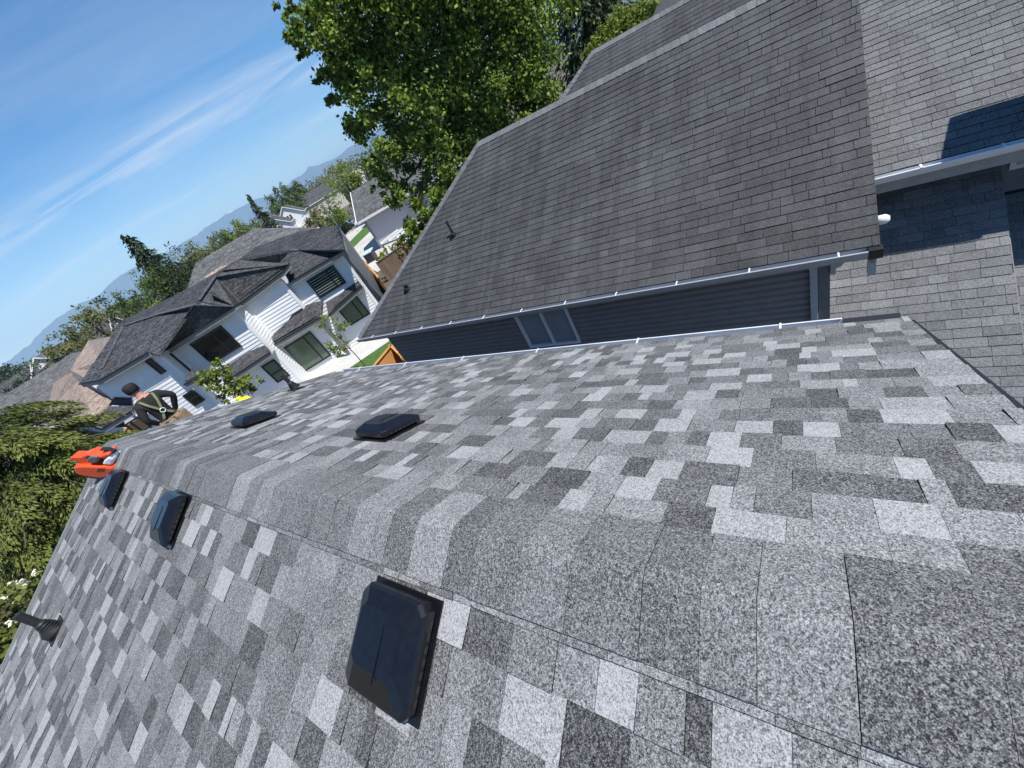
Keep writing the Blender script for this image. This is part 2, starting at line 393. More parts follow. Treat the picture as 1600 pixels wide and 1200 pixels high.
# low-slope roof of the wing beyond the gable (carries the roofer)
WZ = H-2.95
w = MB(); w.box((-0.6, YL+0.06, WZ-0.12), (3.0, 11.4, WZ)); w.build('wing_roof', M_NEW, house)
w = MB(); w.box((-0.4, YL-0.28, 0), (2.8, 11.2, WZ-0.125)); w.build('wing_wall', M_SIDEOURS, house)

# -------- roof vents (hood over a base flange)
def vent(c, u, v, n, size=(0.335, 0.335), hgt=0.100, label=None):
    """c: centre on the roof plane; u up-slope, v along the ridge"""
    c = np.asarray(c, float); a, b_ = size[0]/2, size[1]/2
    T = lambda x, y, z: c+u*x+v*y+n*(z+0.008)
    f = MB(); f.obox(T(0, 0, 0.008), (u, v, n), (a+0.010, b_+0.008, 0.003))
    root = f.build('roof_vent', M_PLAST, house, label=label)
    r = MB(); r.obox(T(0, 0, 0.02), (u, v, n), (a-0.035, b_-0.04, 0.017)); r.build('vent_riser', M_DARKMETAL, root)
    h = MB()
    # hood: skirt, bevelled crown; the low end (down-slope) slants further
    rings = [((-a, a, b_), 0.022, 0.022), ((-a, a, b_), 0.052, 0.060), ((-a+0.012, a-0.012, b_-0.012), 0.064, 0.074), ((-a+0.10, a-0.05, b_-0.055), hgt, hgt+0.002)]
    vs = []; 
    for (x0, x1, yb), zl, zh in rings:
        ch = 0.028
        for x, y in ((x0+ch, -yb), (x1-ch, -yb), (x1, -yb+ch), (x1, yb-ch), (x1-ch, yb), (x0+ch, yb), (x0, yb-ch), (x0, -yb+ch)):
            z = zl if x < 0 else zh
            vs.append(T(x, y, z))
    fs = []
    for q in range(len(rings)-1):
        for k in range(8): fs.append((q*8+k, q*8+(k+1) % 8, (q+1)*8+(k+1) % 8, (q+1)*8+k))
    q = (len(rings)-1)*8; fs.append(tuple(range(q, q+8))); fs.append(tuple(range(7, -1, -1)))
    h.add(vs, fs); hd_ = h.build('hood', M_PLAST, root, bevel=0.006)
    q = MB(); q.obox(T(-0.01, -0.025, hgt+0.0015), (u, v, n), (a-0.085, 0.0022, 0.0022)); q.build('hood_rib', M_PLAST, hd_)
    for k_ in range(7):
        q = MB(); q.obox(T(-a+0.06+k_*0.036, -b_-0.0005, 0.036), (u, v, n), (0.011, 0.0016, 0.006)); q.build('vent_slot', M_RUB, hd_)
    return root
def pA(x, y): u = (x-RX)/ca; return np.array([x, y, RZ-u*sa])
def pB(x, y): u = (RX-x)/ca; return np.array([x, y, RZ-u*sa])
def hit(p, n, hh=0.0):
    q = on_plane(p, np.array([RX, 0, RZ])+n*hh, n); return q
VA1 = hit((606, 662), nA, 0.06); VA2 = hit((397, 652), nA, 0.06)
VB1 = hit((597, 1010), nB, 0.075); VB2 = hit((257, 808), nB, 0.07); VB3 = hit((171, 762), nB, 0.07)
pl = lambda q, n: q-n*np.dot(q-np.array([RX, 0, RZ]), n)
vent(pl(VB1, nB), uB, yv, nB, label='near black plastic vent hood beside the ridge')
vent(pl(VB2, nB), uB, yv, nB, label='second black vent hood along the ridge')
vent(pl(VB3, nB), uB, yv, nB, label='black vent hood partly under the orange tool')
vent(pl(VA1, nA), uA, yv, nA, label='nearer black vent hood on the far slope')
vent(pl(VA2, nA), uA, yv, nA, label='farther black vent hood on the far slope')
def vent_pipe(base, n, u, hh, r, label):
    f = MB(); f.obox(np.asarray(base)+n*0.012, (u, yv, n), (0.10, 0.085, 0.003))
    root = f.build('vent_pipe', M_RUB, house, label=label)
    b = np.asarray(base)
    t = MB(); ring = []
    t.tube([b+n*0.008, b+n*0.03+np.array([0, 0, 0.01]), b+np.array([0, 0, 0.10]), b+np.array([0, 0, 0.16])], [0.085, 0.075, r*1.5, r*1.12], 16); t.build('boot', M_RUB, root, smooth=True)
    t = MB()
    for k in range(5): 
        z = 0.05+0.022*k; rr = 0.068-(0.068-r*1.15)*(k+1)/6
        t.tube([b+np.array([0, 0, z]), b+np.array([0, 0, z+0.006])], [rr+0.005, rr+0.004], 16)
    t.build('boot_rib', M_RUB, root)
    t = MB(); t.tube([b, b+np.array([0, 0, hh])], r, 14); t.build('pipe', M_RUB, root, smooth=False)
vent_pipe(hit((90, 985), nB), nB, uB, 0.33, 0.031, 'black plumbing pipe with ribbed boot on the near slope')
vent_pipe(hit((464, 609), nA), nA, uA, 0.31, 0.030, 'black plumbing pipe with boot on the far slope')
# ------------------------------------------------------------------ dark grey neighbour house
M_OLD = granule_mat('old_shingle_granules', 0.010, 0.150, 0.006, 0.34, tint=(0.975, 0.985, 1.015), blotch=0.20, bscale=1.1, streak=0.20)
M_LOW = granule_mat('grey_shingle_granules', 0.014, 0.30, 0.006, 0.34, tint=(0.97, 0.99, 1.025), blotch=0.10, bscale=1.1, streak=0.08)
M_SID = mat('charcoal_siding', (0.25, 0.222, 0.205), 0.55, var=0.10, vscale=4, spec=0.3)
M_TRIM = mat('pale_grey_trim', (0.42, 0.43, 0.45), 0.5, var=0.06, vscale=6)
M_WTRIM = mat('white_trim', (0.74, 0.75, 0.76), 0.45, var=0.05, vscale=5)
M_FASC = mat('weathered_fascia', (0.30, 0.30, 0.30), 0.6, var=0.12, vscale=7)
M_GLASSB = mat('window_glass_blinds', (0.28, 0.31, 0.34), 0.25, var=0.10, vscale=2.5, spec=0.6)
EX, EZ = 5.90, H-3.40
PN = rad(33.7); cn, sn = math.cos(PN), math.sin(PN)
NR, NL = -0.80, 10.10
RIDX, RIDZ, APY = 9.78, H-0.815, 6.36
nb = thing('grey_house', (9.8, 4.5, 0), 'neighbour house with charcoal siding and dark weathered shingle roof', 'house')
uN = np.array([cn, 0, sn]); nN = np.array([-sn, 0, cn]); vN = -yv
LN = (RIDX-EX)/cn
XB = 2*RIDX-EX
d = MB()
fE, fL, aP, rP = np.array([EX, NR, EZ]), np.array([EX, NL, EZ]), np.array([RIDX, APY, RIDZ]), np.array([RIDX, NR, RIDZ])
d.slab([fE, fL, aP, rP][::-1], 0.08, nN)
d.slab([(XB, NR, EZ), (XB, NL, EZ), aP, rP], 0.08, (sn, 0, cn))
nh = np.cross(np.array([XB, NL, EZ])-fL, aP-fL); nh /= np.linalg.norm(nh); nh = nh if nh[2] > 0 else -nh
d.slab([fL, (XB, NL, EZ), aP], 0.08, nh)
nroof = d.build('roof', M_DECK, nb)
def tone_old(prev): return random.choice((random.uniform(0.42, 0.50), random.uniform(0.44, 0.54), random.uniform(0.47, 0.57)))
ex = 0.141
hipy = lambda u: -(NL-(NL-APY)*min(max(u, 0), LN)/LN)
pN1 = shingle_rows(np.array([EX, 0, EZ]), uN, vN, nN, [ex*k for k in range(33)], ex, hipy, lambda u: -NR, 0.22, 0.56, tone_old, lift=0.005, thick=0.009, gap=0.003, raise_p=0.2, raise_h=0.003, jit=0.002)
# ---- upper right roof (lower pitch, beyond the gable), lower right roof
P2 = rad(25.0); c2, s2 = math.cos(P2), math.sin(P2)
E2X, E2Z = 7.74, H-3.32
u2 = np.array([c2, 0, s2]); n2 = np.array([-s2, 0, c2]); L2 = 4.6
P3 = rad(36.25); c3, s3 = math.cos(P3), math.sin(P3)
W3X, W3Z = 8.48, H-3.815                       # top of the lower roof, at the wall
L3 = 3.75; E3 = np.array([W3X-L3*c3, 0, W3Z-L3*s3]); u3 = np.array([c3, 0, s3]); n3 = np.array([-s3, 0, c3])
Y3R = -2.35
d = MB(); Y2R = -4.6
o2 = np.array([E2X, 0, E2Z])
d.slab([o2+yv*Y2R, o2+yv*(-0.36), o2+u2*L2+yv*(-0.36), o2+u2*L2+yv*Y2R], 0.07, n2)
ur = d.build('upper_roof', M_DECK, nb)
d = MB(); d.slab([E3+yv*Y3R, E3+yv*(-0.30), E3+u3*L3+yv*(-0.30), E3+u3*L3+yv*Y3R], 0.07, n3)
lr = d.build('lower_roof', M_DECK, nb)
def tone_low(prev): return random.choice((random.uniform(0.50, 0.58), random.uniform(0.53, 0.62), random.uniform(0.58, 0.70)))
def tone_up(prev): return random.choice((random.uniform(0.46, 0.53), random.uniform(0.48, 0.56), random.uniform(0.50, 0.60)))
pN2 = shingle_rows(o2, u2, vN, n2, [ex*k for k in range(32)], ex, lambda u: 0.36, lambda u: -Y2R, 0.18, 0.36, tone_up, lift=0.004, thick=0.010, gap=0.002, raise_p=0.2, raise_h=0.003, jit=0.002)
pN3 = shingle_rows(E3, u3, vN, n3, [ex*k for k in range(26)], ex, lambda u: 0.30, lambda u: -Y3R, 0.18, 0.38, tone_low, lift=0.004, thick=0.010, gap=0.002, raise_p=0.2, raise_h=0.003, jit=0.002)
# share the allowance of single shingles over the three roofs by how large they show
def occl(p, test): return [q for q in p if test(np.mean(q[0], 0))]
sz = sorted([(screen_area(q[0]), k) for k, pp in enumerate((pN1, pN2, pN3)) for q in pp], reverse=True)[:300]
cnt = [sum(1 for a, k in sz if k == j) for j in range(3)]
lay(pN1, M_OLD, nroof, cnt[0]); lay(pN2, M_LOW, ur, cnt[1]); lay(pN3, M_LOW, lr, cnt[2])
# hip end and back slope rows (one mesh)
d = MB()
nbk = np.array([sn, 0, cn])
for k in range(33):
    u0 = ex*k; x0 = XB-u0*cn; z0 = EZ+u0*sn; ylim = NL-(NL-APY)*u0/LN
    d.add([(x0, NR, z0+0.012), (x0, ylim, z0+0.012), (x0-ex*1.05*cn, NL-(NL-APY)*min(u0+ex, LN)/LN, z0+ex*1.05*sn+0.004), (x0-ex*1.05*cn, NR, z0+ex*1.05*sn+0.004)], [(0, 1, 2, 3)], 0.5)
    f0, f1 = u0/LN, min(1, (u0+ex*1.05)/LN)
    a0, b0 = fL+(aP-fL)*f0, np.array([XB, NL, EZ])+(aP-np.array([XB, NL, EZ]))*f0
    a1, b1 = fL+(aP-fL)*f1, np.array([XB, NL, EZ])+(aP-np.array([XB, NL, EZ]))*f1
    d.add([a0+nh*0.012, b0+nh*0.012, b1+nh*0.004, a1+nh*0.004], [(0, 1, 2, 3)], 0.5)
d.build('shingle_field_back', M_OLD, nroof, kind='stuff')
# ridge and hip caps: short folded pieces
def caps(a, b, nl, nr, m, parent, step=0.145, half=0.15, tone=tone_old, lift=0.016, own=True):
    a = np.asarray(a, float); b = np.asarray(b, float); Lh = np.linalg.norm(b-a); dd = (b-a)/Lh
    sl = np.cross(dd, nl); sr = np.cross(dd, nr)
    if sl[2] > 0: sl = -sl
    if sr[2] > 0: sr = -sr
    n = int(Lh/step); acc = MB()
    for k in range(n):
        p0 = a+dd*step*k; p1 = a+dd*min(step*(k+1.12), Lh)
        up = (nl+nr)/np.linalg.norm(nl+nr)
        vs = []
        for p, h in ((p0, lift+0.008), (p1, lift)):
            vs += [p+sl*half+nl*h, p+up*(h+0.006), p+sr*half+nr*h]
        vs += [vs[0]-nl*0.02, vs[1]-up*0.02, vs[2]-nr*0.02]
        fs = [(0, 1, 4, 3), (1, 2, 5, 4), (0, 6, 7, 1), (1, 7, 8, 2)]
        if own: q = MB(); q.add(vs, fs, tone(None)+0.07); q.build('ridge_cap', m, parent, own=True)
        else: acc.add(vs, fs, tone(None)+0.07)
    if not own: acc.build('ridge_cap_row', m, parent, kind='stuff')
caps(fL, aP, nN, nh, M_LOW, nroof)
caps(aP, rP, nN, nbk, M_LOW, nroof)
# gutters, fascia
gt = MB(); gutter(gt, EX-0.005, EZ-0.005, NR+0.12, NL, -1, 0.115, 0.10); g1 = gt.build('gutter', M_TRIM, nb)
for yy in np.arange(-0.4, NL, 0.98):
    b = MB(); b.box((EX-0.122, yy-0.009, EZ-0.006), (EX+0.0, yy+0.009, EZ+0.002)); b.build('gutter_hanger', M_WTRIM, g1, own=True)
gt = MB(); gutter(gt, E2X-0.005, E2Z-0.005, Y2R, -0.9, -1, 0.115, 0.10); g2 = gt.build('gutter', M_WTRIM, nb)
for yy in np.arange(-4.4, -1, 0.75):
    b = MB(); b.box((E2X-0.125, yy-0.012, E2Z-0.004), (E2X, yy+0.012, E2Z+0.006)); b.build('gutter_hanger', M_WTRIM, g2, own=True)
b = MB(); b.box((E2X+0.03, Y2R, E2Z-0.30), (E2X+0.075, -0.9, E2Z-0.06)); b.build('fascia', M_FASC, nb)
b = MB(); b.box((EX+0.02, NR+0.06, EZ-0.18), (EX+0.06, NL-0.05, EZ-0.03)); b.build('fascia', M_TRIM, nb)
b = MB(); b.beam((EX, NR+0.05, EZ-0.22), (RIDX, NR+0.05, RIDZ-0.22), 0.032, 0.17, up=(0, 0, 1)); b.build('rake_board', M_FASC, nb)
b = MB(); b.box((E2X+0.08, Y2R, E2Z-0.30), (W3X+0.1, -0.9, E2Z-0.28)); b.build('soffit', M_FASC, nb)
b = MB(); b.box((EX+0.065, NR+0.06, EZ-0.18), (6.35, NL-0.4, EZ-0.165)); b.build('soffit', M_TRIM, nb)
# gutter end piece: shingled return at the corner
b = MB(); b.box((EX-0.10, NR-0.02, EZ-0.125), (EX+0.02, NR+0.115, EZ-0.004)); b.build('gutter_end', M_DARKMETAL, nb)
# wall facing us with lap siding, planks one by one
WX = 6.32; YC0, YC1 = -0.32, 9.62
zc0 = EZ-0.20
w = MB(); w.box((WX+0.02, YC0, 0), (WX+0.16, YC1, zc0+0.03)); wall_n = w.build('wall', M_SID, nb)
WIN = [on_plane(p, (WX, 0, 0), (1, 0, 0)) for p in ((807, 487), (828, 537), (905, 533), (880, 474))]
wy1, wy0 = (WIN[0][1]+WIN[1][1])/2, WIN[2][1]; wzb = (WIN[1][2]+WIN[2][2])/2; wzt = WIN[0][2]+0.06
z = zc0; pl_h = 0.114; k = 0
while z > 2.2:
    zl = z-pl_h
    segs = [(YC0+0.12, YC1-0.05)]
    if zl < wzt+0.05 and z > wzb-0.06: segs = [(YC0+0.12, wy0-0.06), (wy1+0.06, YC1-0.05)]
    for (ya, yb) in segs:
        b = MB(); zm_ = zl+0.068      # dutch lap: flat face below, cove above
        b.add([(WX+0.019, ya, z), (WX+0.019, yb, z), (WX+0.004, yb, z-0.018), (WX+0.004, ya, z-0.018), (WX-0.024, yb, zm_), (WX-0.024, ya, zm_), (WX-0.026, yb, zl), (WX-0.026, ya, zl), (WX+0.019, yb, zl), (WX+0.019, ya, zl)],
              [(0, 1, 2, 3), (3, 2, 4, 5), (5, 4, 6, 7), (7, 6, 8, 9), (0, 3, 5, 7, 9), (1, 8, 6, 4, 2)])
        b.build('siding_plank', M_SID, wall_n, own=True)
    z -= pl_h; k += 1
w = MB()
for (x, yy) in ((13.2, 0), (0, 0)): pass
w.box((13.1, YC0, 0), (13.25, YC1, EZ-0.2)); w.box((WX+0.16, YC1-0.15, 0), (13.1, YC1, EZ-0.2)); w.build('back_wall', M_SID, nb)
w = MB(); w.slab([(WX+0.16, YC0, 0), (13.1, YC0, 0), (13.1, YC0, EZ-0.2), (RIDX, YC0, RIDZ-0.2), (WX+0.16, YC0, EZ-0.05)], 0.12, (0, -1, 0)); w.build('gable_wall', M_SID, nb)
# window: frame, mullion, panes
wf = MB(); t = 0.055
wf.box((WX-0.05, wy0-t, wzb-t), (WX+0.05, wy1+t, wzb)); wf.box((WX-0.05, wy0-t, wzt), (WX+0.05, wy1+t, wzt+t))
wf.box((WX-0.05, wy0-t, wzb), (WX+0.05, wy0, wzt)); wf.box((WX-0.05, wy1, wzb), (WX+0.05, wy1+t, wzt))
wo_ = wf.build('window', M_WTRIM, nb)
ym = wy0+(wy1-wy0)*0.49
b = MB(); b.box((WX-0.042, ym-0.03, wzb), (WX+0.045, ym+0.03, wzt)); b.build('mullion', M_WTRIM, wo_)
for ya, yb, xo in ((wy0, ym-0.03, 0.0), (ym+0.03, wy1, 0.012)):
    b = MB(); b.box((WX+xo, ya, wzb), (WX+xo+0.02, yb, wzt)); b.build('pane', M_GLASSB, wo_)
# corner boards, downspout, brackets
b = MB(); b.box((WX-0.03, YC0-0.02, 0), (WX+0.10, YC0+0.115, zc0+0.02)); b.build('corner_board', mat('grey_corner_board', (0.16, 0.165, 0.17), 0.6, var=0.1, vscale=5), nb)
b = MB(); b.box((WX-0.10, YC0+0.125, 0), (WX-0.03, YC0+0.215, EZ-0.32)); b.add([], []); ds = b.build('downspout', M_TRIM, nb, bevel=0.008)
b = MB(); b.box((WX-0.125, YC0+0.11, EZ-0.36), (WX-0.02, YC0+0.23, EZ-0.19)); b.build('outlet', M_TRIM, ds)
def bracket(x, z, y0, y1, s):
    """scrolled timber bracket under the gable overhang (profile in y-z)"""
    prof = [(y1, z), (y0, z), (y0, z-0.10), (y0+0.05*s, z-0.10), (y0+0.10*s, z-0.15), (y0+0.13*s, z-0.22), (y0+0.20*s, z-0.24), (y0+0.24*s, z-0.31), (y0+0.30*s, z-0.33), (y0+0.30*s, z-0.42), (y1, z-0.42)]
    b = MB(); b.slab([(x-0.05, yy, zz) for yy, zz in prof], 0.10, (-1, 0, 0)); return b.build('bracket', M_TRIM, nb)
bracket(WX-0.02, EZ-0.12, NR+0.10, YC0-0.022, 1)
b = MB(); b.box((EX+0.02, NR+0.02, EZ-0.42), (EX+0.12, NR+0.10, EZ-0.13)); b.build('bracket_tail', M_TRIM, nb)
# round white fitting on the gable wall
q = on_plane((1379, 343), (0, NR-0.10, 0), (0, 1, 0))
b = MB(); b.tube([q+np.array([0.0, 0.09, 0]), q+np.array([0, -0.03, 0]), q+np.array([0, -0.07, 0])], [0.062, 0.062, 0.035], 14); b.build('round_fitting', M_WTRIM, nb, smooth=True)
# upper-storey wall over the lower roof, right part with a window
wz = MB(); wz.box((W3X, Y2R, 2.5), (W3X+0.15, -0.3, E2Z-0.28)); w3 = wz.build('upper_wall', mat('slate_siding', (0.17, 0.19, 0.215), 0.6, var=0.06, vscale=4), nb)
z = E2Z-0.3
while z > 3.4:
    b = MB(); ya, yb = Y2R, Y3R-0.02; zl = z-0.15
    b.add([(W3X-0.001, ya, z), (W3X-0.001, yb, z), (W3X-0.02, yb, zl), (W3X-0.02, ya, zl), (W3X-0.001, ya, zl), (W3X-0.001, yb, zl)], [(0, 1, 2, 3), (3, 2, 5, 4), (1, 5, 2), (0, 3, 4)])
    b.build('siding_plank', MATS['slate_siding'], w3, own=True); z -= 0.15
q = on_plane((1592, 232), (W3X-0.03, 0, 0), (1, 0, 0))
b = MB(); yw = q[1]+0.05; b.box((W3X-0.05, yw-0.9, q[2]-0.28), (W3X-0.02, yw, q[2]+0.62)); wo2 = b.build('window', M_WTRIM, nb)
b = MB(); b.box((W3X-0.06, yw-0.84, q[2]-0.22), (W3X-0.052, yw-0.06, q[2]+0.56)); b.build('pane', mat('bright_pane', (0.35, 0.42, 0.48), 0.1, spec=0.6), wo2)
# farther lower roof beyond the lower roof's edge
E4 = E3-np.array([0, 0, 0.55]); d = MB(); d.slab([E4+yv*(-6), E4+yv*(Y3R-0.05), E4+u3*(L3)+yv*(Y3R-0.05), E4+u3*L3+yv*(-6)], 0.07, n3); l4 = d.build('entry_roof', M_DECK, nb)
p4 = shingle_rows(E4, u3, vN, n3, [ex*k for k in range(26)], ex, lambda u: -Y3R+0.05, lambda u: 4.2, 0.2, 0.5, tone_low, lift=0.004, thick=0.007, gap=0.003)
lay(p4, M_LOW, l4, 0)
b = MB(); b.slab([E3+yv*(Y3R-0.03)-n3*0.075, E3+u3*L3+yv*(Y3R-0.03)-n3*0.075, E3+u3*L3+yv*(Y3R-0.03)-n3*0.075-np.array([0, 0, 0.5]), E3+yv*(Y3R-0.03)-n3*0.075-np.array([0, 0, 0.5])], 0.06, (0, -1, 0)); b.build('step_wall', M_SID, nb)
b = MB(); b.box((E3[0]+0.35, -6, 0), (W3X, -0.33, E3[2]-0.2)); b.build('lower_wall', M_SID, nb)
# chimney chase beyond the frame on the right, whose shadow falls on the upper roof
b = MB(); b.box((7.80, -3.80, 2.5), (8.36, -2.98, H-1.30)); chm = b.build('chimney', MATS['slate_siding'], nb)
b = MB(); b.box((7.70, -3.90, H-1.295), (8.46, -2.86, H-1.05)); b.build('chimney_cap', M_FASC, chm)
# plumbing pipe and stub on the old roof
def old_pipe(p, hh, r, label):
    q = on_plane(p, (EX, 0, EZ), nN)
    t = MB(); t.tube([q+nN*0.01, q+nN*0.035+np.array([0, 0, .01]), q+np.array([0, 0, 0.09])], [0.11, 0.10, r*1.4], 14); o = t.build('vent_pipe', M_RUB, nb, label=label)
    t = MB(); t.tube([q, q+np.array([0, 0, hh])], r, 12); t.build('pipe', M_RUB, o)
old_pipe((709, 367), 0.36, 0.030, 'thin black pipe on the old dark roof')
old_pipe((637, 452), 0.14, 0.055, 'short black stub vent low on the old dark roof')
# roof of the block behind the ridge
R5 = 14.2; q = on_plane((924, 82), (R5, 0, 0), (1, 0, 0)); z5 = q[2]; y5 = q[1]
n5 = np.array([-math.sin(rad(33)), 0, math.cos(rad(33))]); u5 = np.array([math.cos(rad(33)), 0, math.sin(rad(33))]); L5 = 3.2
O5 = np.array([R5, 0, z5])-u5*L5
d = MB(); a5 = np.array([R5, y5, z5]); f5 = O5+yv*(y5+2.6)
d.slab([f5, O5+yv*(-6), np.array([R5, -6, z5]), a5], 0.08, n5); r5 = d.build('back_roof', M_DECK, nb)
d = MB(); bk = np.array([R5+2.6, y5+2.6, O5[2]]); d.slab([f5, a5, bk], 0.08); d.slab([a5, (R5, -6, z5), (R5+2.7, -6, O5[2]), bk], 0.08); d.build('back_roof_far_slope', M_OLD, nb)
p5 = shingle_rows(O5, u5, vN, n5, [ex*k for k in range(23)], ex, lambda u: -(y5+2.6-2.6*u/L5), lambda u: 6, 0.22, 0.5, tone_old, lift=0.004, thick=0.007, gap=0.003, jit=.002)
lay(p5, M_OLD, r5, 0)
nh5 = np.cross(a5-f5, bk-f5); nh5 /= np.linalg.norm(nh5); nh5 = nh5 if nh5[2] > 0 else -nh5
caps(a5, (R5, -6, z5), n5, np.array([-n5[0], 0, n5[2]]), M_LOW, r5, own=False); caps(f5, a5, n5, nh5, M_LOW, r5, own=False)
d = MB(); d.box((O5[0]+0.5, -6, 0), (R5+2.3, y5+2.2, O5[2]-0.05)); d.build('back_block', M_SID, nb)
q = on_plane((1035, 8), (R5+2.0, 0, 0), (1, 0, 0)); 
d = MB(); d.slab([(R5+0.8, q[1]+0.2, z5-0.1), (R5+0.8, -6, z5-0.1), (R5+3.2, -6, z5+1.5), (R5+3.2, q[1]-1.3, z5+1.5)], 0.08, n5); d.build('back_gable_roof', M_OLD, nb)
# ------------------------------------------------------------------ white house across the back
WA = rad(-42.33); WO = on_z((526, 560)); WO[2] = 0
dW = np.array([math.cos(WA), math.sin(WA), 0]); bW = np.array([-math.sin(WA), math.cos(WA), 0])
wh = thing('white_house', tuple(WO), 'white two-storey house with black windows and charcoal hip roofs', 'house', rz=WA)
def wl2(P): d = np.asarray(P)-WO; return np.array([d@dW, d@bW, d[2]])
def wy(p, y): return wl2(on_plane(p, WO+bW*y, bW))        # hit on the vertical plane at local depth y
def wz_(p, z): return wl2(on_z(p, z))
def wpl(p, P0, n):                                         # plane in local coordinates
    P0 = np.asarray(P0); n = np.asarray(n); Pw = WO+dW*P0[0]+bW*P0[1]+np.array([0, 0, P0[2]]); nw = dW*n[0]+bW*n[1]+np.array([0, 0, n[2]])
    return wl2(on_plane(p, Pw, nw))
M_WS = mat('white_siding', (0.76, 0.765, 0.77), 0.5, var=0.05, vscale=2.5, spec=0.3)
M_WT = mat('white_corner_trim', (0.80, 0.80, 0.80), 0.5, spec=0.3)
M_FA = mat('light_grey_fascia', (0.22, 0.225, 0.23), 0.5, var=0.08, vscale=3)
M_BK = mat('black_window_frame', (0.012, 0.012, 0.013), 0.35, spec=0.5)
M_GL = mat('dark_window_glass', (0.006, 0.009, 0.009), 0.04, spec=0.35)
M_GLG = mat('blind_green_glass', (0.085, 0.125, 0.085), 0.12, var=0.2, vscale=1.2, spec=0.6)
M_GLD = mat('striped_blind_glass', (0.10, 0.125, 0.12), 0.15, spec=0.6)
M_CH = granule_mat('charcoal_shingle', 0.010, 0.135, 0.05, 0.5, tint=(0.97, 0.98, 1.06), blotch=0.08, bscale=1.5)
M_GW = mat('grey_side_cladding', (0.13, 0.14, 0.15), 0.6, var=0.15, vscale=1.5)
S1Y, S2Y, S3Y, S5Y = 0.35, 0.0, -1.5, -2.7
def lapwall(name, s0, s1, y, z0, z1, mt=None, board=0.20, parent=None, axis='s'):
    """lap-sided wall facing the viewer (or the side, axis='y'), boards as real laps"""
    mt = mt or M_WS; b = MB(); z = z1
    b.box((s0, y+0.02, z0), (s1, y+0.2, z1)) if axis == 's' else b.box((y-0.2, s0, z0), (y-0.02, s1, z1))
    while z > z0+0.01:
        zl = max(z-board, z0)
        if axis == 's': vs = [(s0, y+0.012, z), (s1, y+0.012, z), (s1, y-0.016, zl), (s0, y-0.016, zl), (s0, y+0.019, zl), (s1, y+0.019, zl)]
        else: vs = [(y-0.012, s1, z), (y-0.012, s0, z), (y+0.016, s0, zl), (y+0.016, s1, zl), (y-0.019, s1, zl), (y-0.019, s0, zl)]
        b.add(vs, [(0, 3, 2, 1), (3, 4, 5, 2), (0, 4, 3), (1, 2, 5)]); z = zl
    return b.build(name, mt, wh, local=True)
c_ = lambda p, y: wy(p, y)
e_S1L, e_S1R = c_((452, 444), S1Y-0.4), c_((538, 392), S1Y-0.4)
s1r = c_((565, 440), S1Y)[0]; s2r = 0.62; s2l = c_((394, 492), S2Y)[0]; s3r = s2l; s3l = c_((300, 571), S3Y)[0]; s5r = s3l
s5l = c_((160, 612), S5Y)[0]
zS1 = e_S1L[2]; 
lapwall('wall', s2r-0.05, s1r, S1Y, 0, zS1+0.02)
lapwall('wall', s2l, s2r, S2Y, 0, 5.95)
lapwall('wall', s3l, s3r, S3Y, 0, 5.75)
lapwall('wall', s5l, s5r, S5Y, 0, 6.1)
lapwall('return_wall', S3Y, S2Y+0.02, s3r, 0, 5.7, axis='y')
lapwall('return_wall', S5Y, S3Y+0.02, s5r, 0, 5.8, axis='y')
lapwall('return_wall', S2Y, S1Y+0.02, s2r, 0, 5.6, axis='y')
b = MB(); b.box((s1r-0.2, S1Y+0.02, 0), (s1r, S1Y+9, zS1)); b.build('side_wall', M_GW, wh, local=True)
b = MB(); b.box((s5l, S5Y+0.2, 0), (s5l+0.2, 9, 6.0)); b.box((s5l, 8.8, 0), (s1r, 9, 5.2)); b.build('back_wall', M_WS, wh, local=True)
for s, y, zt in ((s1r, S1Y, zS1), (s2r, S2Y, 5.6), (s2r-0.0, S1Y-0.3, 5.2), (s3r, S3Y, 5.6), (s5r, S5Y, 5.7), (s2l+0.1, S2Y, 5.6)):
    b = MB(); b.box((s-0.13, y-0.035, 0), (s+0.035, y+0.10, zt)); b.build('corner_trim', M_WT, wh, local=True)
b = MB(); dsx = s5r+0.02; ym_ = (S5Y+S3Y)/2; b.box((dsx+0.0, ym_-0.05, 2.9), (dsx+0.07, ym_+0.05, 5.6)); b.build('downspout', M_BK, wh, local=True)
b = MB(); b.box((s2r-0.14+0.25, S2Y-0.13, 0.1), (s2r+0.21, S2Y-0.04, 2.7)); b.build('downspout', M_BK, wh, local=True)
